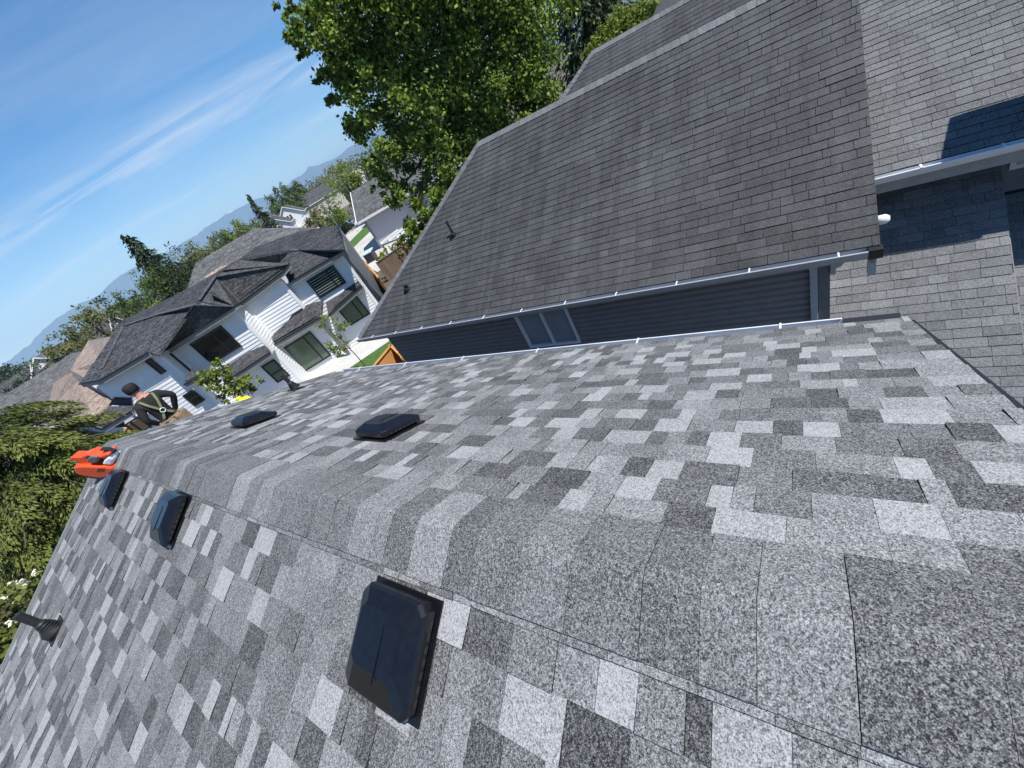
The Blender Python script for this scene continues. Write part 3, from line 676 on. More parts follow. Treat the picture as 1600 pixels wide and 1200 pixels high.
def win(pts, y, div=(), gl=None, hdiv=(), name='window', blind=False, z_=None):
    P = [wy(p, y) for p in pts]; s0, s1 = min(p[0] for p in (P[0], P[2]))*.5+max(P[0][0], P[2][0])*.0+min(P[0][0], P[2][0])*.5, max(P[1][0], P[3][0])
    s0 = (P[0][0]+P[2][0])/2; s1 = (P[1][0]+P[3][0])/2; zt = (P[0][2]+P[1][2])/2; zb = (P[2][2]+P[3][2])/2
    f = MB(); t = 0.075
    f.box((s0, y-0.06, zb), (s1, y+0.05, zb+t)); f.box((s0, y-0.06, zt-t), (s1, y+0.05, zt)); f.box((s0, y-0.06, zb+t), (s0+t, y+0.05, zt-t)); f.box((s1-t, y-0.06, zb+t), (s1, y+0.05, zt-t))
    root = f.build(name, M_BK, wh, local=True)
    xs = [s0+t]+[s0+(s1-s0)*q for q in div]+[s1-t]; zs = [zb+t]+[zb+(zt-zb)*q for q in hdiv]+[zt-t]
    for q in xs[1:-1]: b = MB(); b.box((q-0.045, y-0.055, zb+t), (q+0.045, y+0.045, zt-t)); b.build('mullion', M_BK, root, local=True)
    for q in zs[1:-1]: b = MB(); b.box((s0+t, y-0.053, q-0.04), (s1-t, y+0.043, q+0.04)); b.build('transom', M_BK, root, local=True)
    for i in range(len(xs)-1):
        for j in range(len(zs)-1):
            b = MB(); b.box((xs[i]+0.02, y-0.036, zs[j]+0.02), (xs[i+1]-0.02, y-0.034, zs[j+1]-0.02)); b.build('pane', gl or M_GL, root, local=True)
    if blind:
        zz = zb+t+0.08
        while zz < zt-t:
            b = MB(); b.box((s0+t, y-0.040, zz), (s1-t, y-0.037, zz+0.05)); b.build('blind_slat', mat('blind_slat', (0.20, 0.23, 0.22), 0.5), root, local=True); zz += 0.145
    return root
win([(478, 439), (520, 414), (501, 466), (541, 441)], S1Y-0.03, (0.70,), M_GL, blind=True)
win([(441, 545), (484, 518), (477, 581), (518, 554)], S2Y-0.03, (0.72,), M_GLG)
win([(409, 574), (426, 560), (436, 600), (452, 584)], S3Y-0.03, (), M_GLG, (0.45,))
win([(296, 538), (344, 508), (332, 569), (378, 540)], S3Y-0.03, (0.66,), M_GL)
win([(226, 564), (235, 559), (252, 585), (260, 580)], S5Y-0.03, (), mat('grey_pane', (0.035, 0.045, 0.055), 0.08, spec=0.6), (0.5,))
win([(527, 482), (555, 459), (549, 511), (577, 488)], S1Y-0.03, (0.68,), M_GLG)
win([(285, 618), (299, 609), (305, 634), (322, 624)], S5Y-0.03, (), M_GL, (0.5,))
win([(195, 663), (213, 652), (215, 680), (240, 664)], S5Y-0.03, (0.4,), mat('amber_pane', (0.42, 0.26, 0.12), 0.3))
# ---- roof planes
def pitch_plane(p0, p1, z_or_y, pitch, mode='y'):
    a, b = (wy(p0, z_or_y), wy(p1, z_or_y)) if mode == 'y' else (wz_(p0, z_or_y), wz_(p1, z_or_y))
    d = b-a; d /= np.linalg.norm(d); back = np.cross(np.array([0, 0, 1.0]), d); back = back if back[1] > 0 else -back
    back /= np.linalg.norm(back); up = back*math.cos(pitch)+np.array([0, 0, 1])*math.sin(pitch); n = np.cross(d, up); n = n if n[2] > 0 else -n
    return a, b, n/np.linalg.norm(n), up
VV = {}
def vtx(key, plane): VV[key] = wpl(key, plane[0], plane[2]); return VV[key]
PS1 = pitch_plane((452, 441), (538, 390), S1Y-0.34, rad(22))
PS3 = pitch_plane((247, 555), (366, 479), S3Y-0.38, rad(24))
PS5 = pitch_plane((157, 593), (232, 550), S5Y-0.45, rad(22))
for p in ((452, 441), (538, 390), (455, 391), (372, 406), (436, 411), (451, 413), (506, 391)): vtx(p, PS1)
for p in ((247, 555), (366, 479), (304, 477), (337, 433), (311, 471)): vtx(p, PS3)
for p in ((157, 593), (232, 550), (125, 599), (194, 509), (250, 491), (192, 500), (160, 577)): vtx(p, PS5)
PM_N = np.array([0, -math.sin(rad(13)), math.cos(rad(13))]); PM_0 = VV[(250, 491)]-np.array([0, 0, 0.03])
for p in ((304, 477), (311, 471), (337, 433), (372, 406)): VV[p] = wpl(p, PM_0, PM_N)
VV[(375, 474)] = wy((375, 474), S2Y-0.26); VV[(441, 425)] = wy((441, 425), S2Y-0.26)
VV[(451, 413)] = wy((451, 413), S2Y-0.2)
def roof_slab(name, keys, th=0.10, label=None):
    P = [VV[k] for k in keys]; b = MB()
    c = np.mean(P, 0); n = np.zeros(3)
    for i in range(len(P)): n += np.cross(P[i]-c, P[(i+1) % len(P)]-c)
    n /= np.linalg.norm(n)
    if n[2] < 0: P = P[::-1]; n = -n
    k = len(P); Q = [p-np.array([0, 0, th]) for p in P]
    b.add(P+Q, [tuple(range(k)), tuple(range(2*k-1, k-1, -1))]+[(i, i+k, (i+1) % k+k, (i+1) % k) for i in range(k)], 0.5)
    o = b.build(name, M_CH, wh, local=True)
    # shingle courses as thin overlapping laps on the slab
    return o, n
def courses(o, keys, e0, e1, up, n, ex_=0.16):
    """rows of laps clipped to the polygon, parallel to the eave e0-e1"""
    P = np.array([VV[k] for k in keys]); e0 = np.asarray(e0); dirv = (np.asarray(e1)-e0); dirv /= np.linalg.norm(dirv)
    q = np.stack([(P-e0)@dirv, (P-e0)@up], 1); umin, umax = q[:, 1].min(), q[:, 1].max()
    b = MB(); u = umin
    while u < umax-0.02:
        xs = []
        for uu in (u, min(u+ex_*1.05, umax-1e-3)):
            hitx = []
            for i in range(len(q)):
                a_, c = q[i], q[(i+1) % len(q)]
                if (a_[1]-uu)*(c[1]-uu) < 0: hitx.append(a_[0]+(c[0]-a_[0])*(uu-a_[1])/(c[1]-a_[1]))
            xs.append((min(hitx), max(hitx)) if len(hitx) >= 2 else None)
        if xs[0] and xs[1]:
            L0, L1 = xs[0], xs[1]; nseg = max(1, int((L0[1]-L0[0])/0.45))
            u1 = min(u+ex_*1.05, umax)
            for k in range(nseg):
                f0, f1 = k/nseg, (k+1)/nseg
                pt = lambda x, uu, h: e0+dirv*x+up*uu+n*h
                A = pt(L0[0]+(L0[1]-L0[0])*f0, u, 0.02); B = pt(L0[0]+(L0[1]-L0[0])*f1, u, 0.02); C = pt(L1[0]+(L1[1]-L1[0])*f1, u1, 0.008); D = pt(L1[0]+(L1[1]-L1[0])*f0, u1, 0.008)
                b.add([A, B, C, D, A-n*0.02, B-n*0.02], [(0, 1, 2, 3), (4, 5, 1, 0)], random.uniform(0.35, 0.62))
        u += ex_
    if b.v: b.build('shingle_course', M_CH, o, local=True, kind='stuff')
def plane_roof(keys, pl, name='roof'):
    o, n = roof_slab(name, keys); courses(o, keys, pl[0], pl[1], pl[3], pl[2]); return o
plane_roof([(452, 441), (538, 390), (506, 391), (455, 391), (436, 411)], PS1)
plane_roof([(157, 593), (232, 550), (250, 491), (194, 509), (160, 577)], PS5)
# bay plane (its eave climbs to the right) and the small hip faces between
def free_roof(keys, base=None):
    P = np.array([VV[k] for k in keys]); c = P.mean(0); n = np.zeros(3)
    for i in range(len(P)): n += np.cross(P[i]-c, P[(i+1) % len(P)]-c)
    n /= np.linalg.norm(n); n = n if n[2] > 0 else -n
    e0, e1 = VV[keys[0]], VV[keys[1]]; d = (e1-e0)/np.linalg.norm(e1-e0); up = np.cross(n, d); up = up if up[2] > 0 else -up
    o, _ = roof_slab('roof', keys); courses(o, keys, e0, e1, up, n); return o
free_roof([(247, 555), (366, 479), (304, 477)])
free_roof([(436, 411), (455, 391), (372, 406)])
free_roof([(375, 474), (441, 425), (451, 413), (337, 433)])
VV[(372, 406)] = VV[(372, 406)]
free_roof([(436, 411), (451, 413), (337, 433), (372, 406)])
VV[(366, 479)] = VV[(366, 479)]
free_roof([(366, 479), (375, 474), (337, 433), (311, 471)])
# main body rising behind: broad planes
def plane_px(P0, pitch, pts, e=(0, 1)):
    n = np.array([0, -math.sin(pitch), math.cos(pitch)]); up = np.array([0, math.cos(pitch), math.sin(pitch)]); ks = []
    for p in pts: k = ('m', p, round(pitch, 3)); VV[k] = wpl(p, P0, n); ks.append(k)
    o, _ = roof_slab('roof', ks); A = VV[ks[e[0]]]; courses(o, ks, A, A+np.array([1.0, 0, 0]), up, n); return o
plane_px(VV[(250, 491)]-np.array([0, 0, 0.02]), rad(22), [(232, 550), (247, 555), (304, 477), (250, 491)])
plane_px(VV[(250, 491)]-np.array([0, 0, 0.03]), rad(13), [(194, 509), (250, 491), (304, 477), (312, 471), (337, 433), (372, 406), (312, 441), (250, 474), (192, 500)])
free_roof([(125, 599), (157, 593), (160, 577), (194, 509), (192, 500)])
plane_px(VV[(455, 391)]-np.array([0, 0, 0.03]), rad(13), [(372, 406), (455, 391), (506, 391), (538, 390), (534, 372), (528, 352), (470, 361), (400, 386)])
VV['rr'] = VV[('m', (534, 372), round(rad(13), 3))]
VV['b3'] = VV[('m', (528, 352), round(rad(13), 3))]; VV['b4'] = VV['rr']
# ridge and hip caps of the white house
def wcap(a, b):
    a = np.asarray(VV[a])+np.array([0, 0, 0.035]); b = np.asarray(VV[b])+np.array([0, 0, 0.035]); q = MB(); q.beam(a, b, 0.26, 0.035, tone=0.62); q.build('ridge_cap_row', M_CH, wh, local=True)
for a, b in (((337, 433), (375, 474)), ((337, 433), (451, 413)), ((304, 477), (366, 479)), ((304, 477), (250, 491)), ((250, 491), (194, 509)), ((304, 477), (247, 555)), ((337, 433), (311, 471)), ((455, 391), (506, 391)), ((506, 391), (538, 390)), ((194, 509), (160, 577))): wcap(a, b)
# fascias with a dark drip line
def fascia(a, b, h=0.20):
    a = np.asarray(a); b = np.asarray(b); q = MB(); o = np.array([0, -0.03, 0])
    q.beam(a+o-np.array([0, 0, 0.13]), b+o-np.array([0, 0, 0.13]), 0.05, h); f = q.build('fascia', M_FA, wh, local=True)
    q = MB(); q.beam(a+o*2+np.array([0, 0, 0.0]), b+o*2+np.array([0, 0, 0.0]), 0.10, 0.06); q.build('gutter', M_BK, f, local=True)
    return f
for a, b in (((452, 441), (538, 390)), ((375, 474), (441, 425)), ((441, 425), (451, 413)), ((247, 555), (366, 479)), ((157, 593), (232, 550)), ((125, 599), (157, 593))): fascia(VV[a], VV[b])
fascia(VV[(366, 479)], VV[(375, 474)]); fascia(VV[(538, 390)], VV['rr']); fascia(VV['b4'], VV['b3'])
b = MB(); q1, q2 = VV[(451, 413)], VV[(452, 441)]; b.slab([q1, q2, q2+np.array([0, 0.6, 0]), q1+np.array([0, 0.6, 0])], 0.05); b.build('soffit_return', M_BK, wh, local=True)
for a, b_, y0, y1 in (((452, 441), (538, 390), S1Y-0.33, S1Y), ((375, 474), (441, 425), S2Y-0.25, S2Y), ((247, 555), (366, 479), S3Y-0.37, S3Y), ((157, 593), (232, 550), S5Y-0.44, S5Y)):
    A, B = VV[a], VV[b_]; q = MB(); q.slab([(A[0], y0, A[2]-0.2), (B[0], y0, B[2]-0.2), (B[0], y1+0.1, B[2]-0.2), (A[0], y1+0.1, A[2]-0.2)], 0.03, (0, 0, 1)); q.build('soffit', M_FA, wh, local=True)
# ---- skirt roofs over the ground floor
def skirt(top, eave, yt, ye, side=None):
    T = [wy(p, yt) for p in top]; E_ = [wy(p, ye) for p in eave]; keys = []
    for i, p in enumerate(E_): VV[('e', tuple(eave[i]))] = p; keys.append(('e', tuple(eave[i])))
    tk = []
    for i, p in enumerate(T): VV[('t', tuple(top[i]))] = p; tk.append(('t', tuple(top[i])))
    ks = keys+tk[::-1]; o = free_roof(ks)
    for i in range(len(E_)-1): fascia(E_[i], E_[i+1])
    q = MB(); a, b = E_[0], E_[-1]; q.slab([(a[0], a[1], a[2]-0.18), (b[0], b[1], b[2]-0.18), (b[0], yt+0.05, b[2]-0.18), (a[0], yt+0.05, a[2]-0.18)], 0.03, (0, 0, 1)); q.build('soffit', M_FA, wh, local=True)
    return o
skirt([(509, 472), (562, 441)], [(513, 492), (565, 446)], S1Y-0.02, S1Y-0.8)
skirt([(432, 529), (456, 492), (480, 476), (504, 469)], [(427, 538), (502, 494)], S2Y-0.02, S2Y-0.75)
skirt([(340, 580), (391, 548), (416, 541)], [(355, 594), (422, 550)], S3Y-0.02, S3Y-0.75)
skirt([(294, 590), (300, 574), (311, 583)], [(288, 600), (312, 588)], S5Y-0.02, S5Y-0.6)
skirt([(171, 634), (182, 635), (205, 634)], [(145, 665), (160, 669), (206, 642)], S5Y-0.3, S5Y-1.3)
b = MB(); P = [wy(p, S5Y-0.06) for p in ((170, 633), (178, 621), (205, 622), (206, 634))]; b.slab(P, 0.04, (0, -1, 0)); b.build('porch_shade_sheet', mat('painted_porch_shade', (0.008, 0.010, 0.02), 0.3), wh, local=True)  # near-black sheet painted in for the shadow on the wall above the porch
# post + wall under the right skirt corner, entry pillar
b = MB(); P = wy((497, 497), S2Y-0.7); b.box((P[0]-0.09, P[1]-0.09, 0), (P[0]+0.09, P[1]+0.09, P[2])); b.build('porch_post', M_GW, wh, local=True)
for o in wh.children:
    pass
# ------------------------------------------------------------------ yards, drive, road
def sheet(name, pts, z, m, kind='structure', label=None, grid=0):
    b = MB(); P = [on_z(p, z) if len(p) == 2 else np.array(p) for p in pts]
    for q in P: q[2] = z
    b.add(P, [tuple(range(len(P)))]); o = b.build(name, m); 
    if kind: o['kind'] = kind
    if label: o['label'] = label
    return o
M_LAWN = mat('lawn', (0.055, 0.12, 0.018), 0.9, var=0.35, vscale=3.5, bump=0.9, bscale=30, var2=0.2, v2scale=0.4)
M_GRAV = mat('pale_gravel', (0.50, 0.49, 0.47), 0.9, var=0.22, vscale=9, bump=0.6, bscale=25, var2=0.1, v2scale=1.0)
M_CONC = mat('concrete', (0.46, 0.44, 0.40), 0.85, var=0.10, vscale=1.0, bump=0.2, bscale=20, var2=0.12, v2scale=0.25)
M_ASPH = mat('asphalt', (0.055, 0.055, 0.058), 0.9, var=0.2, vscale=0.8, bump=0.3, bscale=20)
sheet('gravel_path', [(430, 660), (470, 592), (526, 557), (612, 505), (625, 522), (612, 532), (540, 580), (520, 640)], 0.008, M_GRAV)
sheet('lawn', [(520, 620), (540, 579), (612, 530), (660, 560), (640, 620)], 0.014, M_LAWN)
sheet('driveway', [(538, 372), (553, 345), (590, 340), (640, 352), (665, 362), (640, 392), (590, 425), (562, 412)], 0.008, M_CONC)
sheet('verge', [(540, 384), (572, 352), (579, 361), (551, 388)], 0.014, M_LAWN)
sheet('road', [(470, 372), (548, 326), (563, 338), (500, 385)], 0.012, M_ASPH)
sheet('mulch_bed', [(-120, 1000), (-60, 860), (60, 840), (140, 860), (60, 1060)], 0.010, mat('bark_mulch', (0.075, 0.045, 0.03), 0.95, var=0.4, vscale=6, bump=1.0, bscale=20))
# ------------------------------------------------------------------ fences
def fence(name, a, b, top, bw, m, label, gap=0.006, cap=True, rail=True, ext=(0, 0)):
    a = np.array(a, float); b = np.array(b, float); a[2] = b[2] = 0; d = b-a; L = np.linalg.norm(d); d /= L
    a = a-d*ext[0]; b = b+d*ext[1]; L = np.linalg.norm(b-a); s = np.cross(d, (0, 0, 1))
    t = thing(name, tuple(a), label, 'fence'); n = int(L/bw)
    q = MB(); q.obox((0, 0, top/2), (d, s, (0, 0, 1)), (bw/2-gap/2, 0.011, top/2-0.02)); first = None
    for k in range(n):
        p = a+d*(k+0.5)*bw; dz = random.uniform(-0.012, 0.004)
        if first is None: first = q.build('board', m, t, local=True); o = first
        else: o = first.copy(); COL.objects.link(o); o.parent = t
        o.location = p-a+np.array([0, 0, dz])
    for k in range(0, n+1, max(1, int(2.2/bw))):
        p = d*k*bw; r = MB(); r.obox(p+s*0.065+np.array([0, 0, top/2+0.03]), (d, s, (0, 0, 1)), (0.05, 0.05, top/2+0.05)); r.build('post', m, t, local=True)
    if cap: r = MB(); r.obox(d*L/2+np.array([0, 0, top+0.012]), (d, s, (0, 0, 1)), (L/2, 0.07, 0.02)); r.build('cap_rail', m, t, local=True)
    return t
M_CED = mat('new_cedar', (0.50, 0.24, 0.075), 0.7, var=0.28, vscale=2.2, stretch=(1, 1, 0.15), bump=0.2, bscale=30)
M_WTH = mat('weathered_board', (0.15, 0.105, 0.075), 0.85, var=0.4, vscale=2.5, stretch=(1, 1, 0.12), bump=0.3, bscale=25)
fence('cedar_fence', on_z((586, 570), 1.8), on_z((611, 540), 1.8), 1.8, 0.14, M_CED, 'new orange cedar fence beside the small lawn', ext=(2.5, 0.0))
fence('cedar_fence', on_z((611, 540), 1.8), on_z((634, 562), 1.8), 1.8, 0.14, M_CED, 'short new cedar fence run meeting the charcoal wall', ext=(0, 0.6))
fence('board_fence', on_z((588, 411), 1.8), on_z((650, 368), 1.8), 1.8, 0.15, M_WTH, 'weathered brown board fence beside the concrete drive', ext=(0, 4))
fence('cedar_fence', on_z((567, 406), 1.75), on_z((590, 432), 1.75), 1.75, 0.14, M_CED, 'narrow orange cedar fence beside the white house', ext=(0, 0.5))
fence('cedar_fence', on_z((192, 676), 1.8), on_z((118, 768), 1.8), 1.8, 0.14, M_CED, 'new cedar fence behind the drooping evergreen', ext=(1.0, 6.0))
# ------------------------------------------------------------------ houses
M_BRN = granule_mat('brown_shingle', 0.05, 0.50, 0.16, 0.35, tint=(1.24, 0.95, 0.76), blotch=0.12, bscale=0.6)
M_GRR = granule_mat('grey_far_shingle', 0.03, 0.24, 0.15, 0.30, tint=(1.0, 1.0, 1.0), blotch=0.15, bscale=0.35, streak=0.1)
M_DKR = granule_mat('dark_far_shingle', 0.015, 0.16, 0.15, 0.30, tint=(1.0, 1.0, 1.02), blotch=0.12, bscale=0.35)
M_BEIGE = mat('beige_stucco', (0.50, 0.46, 0.40), 0.8, var=0.06, vscale=0.8)
M_LGREY = mat('pale_siding', (0.47, 0.47, 0.51), 0.7, var=0.05, vscale=1.0)
M_WFAR = mat('far_white_trim', (0.78, 0.77, 0.74), 0.6)
def poly_part(name, pts, m, parent, th=0.12, tone=0.5, label=None):
    P = [np.asarray(p, float) for p in pts]; c = np.mean(P, 0); n = np.zeros(3)
    for i in range(len(P)): n += np.cross(P[i]-c, P[(i+1) % len(P)]-c)
    if n[2] < 0: P = P[::-1]
    b = MB(); k = len(P); Q = [p-np.array([0, 0, th]) for p in P]
    b.add(P+Q, [tuple(range(k)), tuple(range(2*k-1, k-1, -1))]+[(i, i+k, (i+1) % k+k, (i+1) % k) for i in range(k)], tone)
    return b.build(name, m, parent, label=label)
def rows_part(quad, m, parent, step, name='shingle_course'):
    """courses on a roof quad given as eave-left, eave-right, top-right, top-left"""
    a, b_, c, d = [np.asarray(p, float) for p in quad]; L = np.linalg.norm((d+c)/2-(a+b_)/2); n = np.cross(b_-a, d-a); n /= np.linalg.norm(n); n = n if n[2] > 0 else -n
    k = max(2, int(L/step)); q = MB()
    for i in range(k):
        f0, f1 = i/k, min(1, (i+1.06)/k); A = a+(d-a)*f0; B = b_+(c-b_)*f0; C = b_+(c-b_)*f1; D = a+(d-a)*f1; w = max(1, int(np.linalg.norm(B-A)/0.6))
        for j in range(w):
            g0, g1 = j/w, (j+1)/w
            V = [A+(B-A)*g0+n*0.03, A+(B-A)*g1+n*0.03, D+(C-D)*g1+n*0.01, D+(C-D)*g0+n*0.01]
            q.add(V+[V[0]-n*0.025, V[1]-n*0.025], [(0, 1, 2, 3), (4, 5, 1, 0)], random.uniform(0.36, 0.64))
    return q.build(name, m, parent, kind='stuff')
def gable_house(name, label, c, rz, L, W, ez, rz_, wallm, roofm, over=0.4, hip=0.0, gable_win=False, chimney=False, cat='house', group=None, trim=True, step=0.25):
    """ridge along local x"""
    t = thing(name, (c[0], c[1], 0), label, cat, group, rz=rz)
    b = MB(); l, w = L/2, W/2
    b.box((-l, -w, 0), (l, w, ez)); 
    if hip == 0: b.add([(-l, -w, ez), (-l, w, ez), (-l, 0, rz_-0.1)], [(0, 1, 2)]); b.add([(l, -w, ez), (l, w, ez), (l, 0, rz_-0.1)], [(0, 1, 2)])
    b.build('wall', wallm, t, local=True, fix=False)
    lo, wo = l+over, w+over; sl = (rz_-ez)/w; ze = ez-over*sl*0.5; hx = lo-hip
    for sg in (-1, 1):
        q = [(-lo*1, sg*wo, ze), (lo, sg*wo, ze), (hx, 0, rz_), (-hx, 0, rz_)]
        bb = MB(); bb.slab(q if sg < 0 else q[::-1], 0.14); r = bb.build('roof', roofm, t, local=True)
        a, b_, cc, d = [np.array(x, float) for x in q]; n = np.cross(b_-a, d-a); n /= np.linalg.norm(n); n = n if n[2] > 0 else -n
        qq = MB(); k = max(2, int(np.linalg.norm(d-a)/step))
        for i in range(k):
            f0, f1 = i/k, min(1, (i+1.06)/k); A = a+(d-a)*f0; B = b_+(cc-b_)*f0; C = b_+(cc-b_)*f1; D = a+(d-a)*f1; nn = max(1, int(L/0.9))
            for j in range(nn):
                g0, g1 = j/nn, (j+1)/nn; V = [A+(B-A)*g0+n*.03, A+(B-A)*g1+n*.03, D+(C-D)*g1+n*.01, D+(C-D)*g0+n*.01]
                qq.add(V+[V[0]-n*.025, V[1]-n*.025], [(0, 1, 2, 3), (4, 5, 1, 0)], random.uniform(0.36, 0.64))
        qq.build('shingle_course', roofm, r, local=True, kind='stuff')
        if trim: f = MB(); f.beam((-lo, sg*(wo+0.03), ze-0.05), (lo, sg*(wo+0.03), ze-0.05), 0.06, 0.2); f.build('fascia', M_WFAR, t, local=True)
    if hip > 0:
        for sg in (-1, 1):
            bb = MB(); q = [(sg*lo, -wo, ze), (sg*lo, wo, ze), (sg*hx, 0, rz_)]; bb.slab(q if sg > 0 else q[::-1], 0.14); bb.build('roof_hip', roofm, t, local=True)
    elif trim:
        for sg in (-1, 1):
            for s2_ in (-1, 1):
                f = MB(); f.beam((sg*(lo+0.03), s2_*wo, ze-0.06), (sg*(lo+0.03), 0, rz_-0.06), 0.06, 0.22); f.build('barge_board', M_WFAR, t, local=True)
    if gable_win:
        for sg in (-1, 1):
            wnd = MB(); x = sg*(l+0.05); zc = ez+0.15
            zc += 0.3
            pr = [(-1.3, zc-1.4), (1.3, zc-1.4), (1.3, zc+0.1)]+[(1.3*math.cos(a), zc+0.1+1.0*math.sin(a)) for a in np.linspace(0, math.pi, 9)]+[(-1.3, zc+0.1)]
            pr_ = [(-0.75, zc-0.6), (0.75, zc-0.6), (0.75, zc+0.3)]+[(0.75*math.cos(a), zc+0.3+0.55*math.sin(a)) for a in np.linspace(0, math.pi, 9)]+[(-0.75, zc+0.3)]
            wnd.slab([(x, y, z) for y, z in pr], 0.06, (sg, 0, 0)); wn_ = wnd.build('window', M_WFAR, t, local=True)
            for y in (-0.3, 0.3):
                pn = MB(); pn.box((x+sg*0.02-0.02, y*1.5-0.26, zc-0.8), (x+sg*0.02+0.02, y*1.5+0.26, zc+0.5)); pn.build('pane', M_GL, wn_, local=True)
    if chimney:
        ch = MB(); ch.box((-0.4, -0.35, rz_-0.8), (0.4, 0.35, rz_+0.9)); ch.build('chimney', M_BEIGE, t, local=True)
    return t
# brown-roofed house at the left (hand-placed hips)
bc = on_z((120, 640), 3.0)
bh = thing('brown_house', (bc[0], bc[1], 0), 'house with brown shingle hip roofs left of the white house', 'house')
Z = on_z
e0, e1, e2 = Z((72, 648), 3.2), Z((147, 655), 3.2), Z((176, 623), 3.4)
vl, tp, ap = Z((81, 636), 3.7), Z((123, 597), 5.0), Z((142, 602), 5.0)
poly_part('roof', [e0, e1, Z((166, 636), 3.3), e2, ap, tp, vl], M_BRN, bh)
g1_, g2_ = Z((63, 608), 4.6), Z((110, 578), 6.2)
poly_part('roof', [g1_, vl, tp, g2_], M_BRN, bh)
m1, m2, m3, m4 = Z((138, 532), 7.3), Z((172, 526), 7.3), Z((190, 500), 7.2), Z((150, 600), 5.2)
poly_part('roof', [g2_, tp, m4, Z((160, 560), 6.2), m1], M_BRN, bh)
poly_part('roof', [m1, Z((160, 560), 6.2), m4, Z((200, 580), 5.2), m3, m2], M_BRN, bh)
poly_part('roof', [g1_, g2_, Z((95, 590), 5.2), Z((52, 622), 3.5), e0, vl], M_BRN, bh)
wd = e1-e0; wd[2] = 0; wd /= np.linalg.norm(wd); wn_ = np.cross(wd, (0, 0, 1)); wn_ = wn_ if wn_ @ (EYE-e0) > 0 else -wn_
wp = (e0+e1)/2-wn_*0.6
def bw(p, o=0.0): return on_plane(p, wp+wn_*o, wn_)
q = MB(); a, b_ = e0-wn_*0.6, e1-wn_*0.6; a[2] = b_[2] = 0; L_ = np.linalg.norm(b_-a)
q.obox((a+b_)/2+np.array([0, 0, 1.5])-wn_*0.1, (wd, wn_, (0, 0, 1)), (L_/2, 0.1, 1.55)); q.obox((a+b_)/2-wn_*4.2+np.array([0, 0, 1.5]), (wd, wn_, (0, 0, 1)), (L_/2-0.2, 4.0, 1.6)); q.build('wall', M_LGREY, bh)
P = [bw(p, 0.02) for p in ((104, 678), (133, 659), (147, 715), (172, 690))]
cw = np.mean(P, 0); su = max(1.6, abs((P[1]-P[0]) @ wd)/2); sv = 0.95; cw[2] = 1.75
q = MB()
for s_ in (-1, 0, 1): q.obox(cw+wd*su*s_, (wd, wn_, (0, 0, 1)), (0.09, 0.07, sv+0.09))
for s_ in (-1, 0, 1): q.obox(cw+np.array([0, 0, sv*s_]), (wd, wn_, (0, 0, 1)), (su, 0.062, 0.08))
wb = q.build('window', M_WFAR, bh)
for i in (-1, 1):
    for j in (-1, 1):
        q = MB(); q.obox(cw+wd*su*0.5*i+np.array([0, 0, sv*0.5*j])+wn_*0.02, (wd, wn_, (0, 0, 1)), (su*0.45, 0.01, sv*0.42)); q.build('pane', mat('blue_dark_pane', (0.02, 0.035, 0.05), 0.05, spec=0.7), wb)
# garage with pale siding and the beams of a carport
ga_ = Z((597, 387)); gb_ = Z((648, 358)); gd = gb_-ga_; gd[2] = 0; gl_ = np.linalg.norm(gd); gd /= gl_; gn = np.cross(gd, (0, 0, 1)); gn = gn if gn @ (EYE-ga_) > 0 else -gn
zs = [(abs(proj(ga_+np.array([0, 0, z]))[1]-341), z) for z in np.arange(2, 7, 0.05)]; gz_ = min(zs)[1]
gar = thing('garage', tuple(ga_), 'pale sided garage with grey gable roof under the big maple', 'garage')
GL_, GD_ = gl_+9, 11.0
q = MB(); q.obox(ga_+gd*GL_/2-gn*GD_/2+np.array([0, 0, gz_/2]), (gd, gn, (0, 0, 1)), (GL_/2, GD_/2, gz_/2)); gw_ = q.build('wall', M_LGREY, gar)
for k in range(int(gz_/0.3)):
    q = MB(); q.obox(ga_+gd*GL_/2+gn*0.012+np.array([0, 0, 0.3*k+0.15]), (gd, gn, (0, 0, 1)), (GL_/2, 0.012, 0.145)); q.build('siding_board', M_LGREY, gw_)
eo = ga_-gd*0.7+gn*0.7+np.array([0, 0, gz_-0.1]); ee = ga_+gd*(GL_+0.7)+gn*0.7+np.array([0, 0, gz_-0.1]); rg = gz_+2.7
ro = ga_-gd*0.7-gn*GD_/2; ro[2] = rg; re_ = ga_+gd*(GL_+0.7)-gn*GD_/2; re_[2] = rg
poly_part('roof', [eo, ee, re_, ro], M_GRR, gar); rows_part([eo, ee, re_, ro], M_GRR, gar, 0.25)
eb = ga_-gd*0.7-gn*(GD_+0.7)+np.array([0, 0, gz_-0.1]); ec = ga_+gd*(GL_+.7)-gn*(GD_+0.7)+np.array([0, 0, gz_-0.1]); poly_part('roof', [ro, re_, ec, eb], M_GRR, gar)
q = MB(); gA = ga_+np.array([0, 0, gz_]); gB = ga_-gn*GD_+np.array([0, 0, gz_]); gC = ga_-gn*GD_/2; gC = np.array([gC[0], gC[1], rg-0.1]); q.add([gA, gB, gC], [(0, 1, 2)]); q.build('gable_wall', M_LGREY, gar, fix=False)
q = MB(); q.beam(eo+gn*0.04-np.array([0, 0, 0.1]), ee+gn*0.04-np.array([0, 0, 0.1]), 0.08, 0.25); q.build('fascia', M_WFAR, gar)
q = MB(); q.beam(eo-gd*0.04-np.array([0, 0, 0.1]), ro-gd*0.04-np.array([0, 0, 0.1]), 0.08, 0.28); q.build('barge_board', M_WFAR, gar)
q = MB(); q.obox(ga_+gn*0.05+np.array([0, 0, gz_/2]), (gd, gn, (0, 0, 1)), (0.12, 0.06, gz_/2)); q.build('corner_board', M_FA, gar)
pg = thing('pergola', tuple(Z((640, 380))), 'open white pergola beams beside the weathered fence', 'pergola')
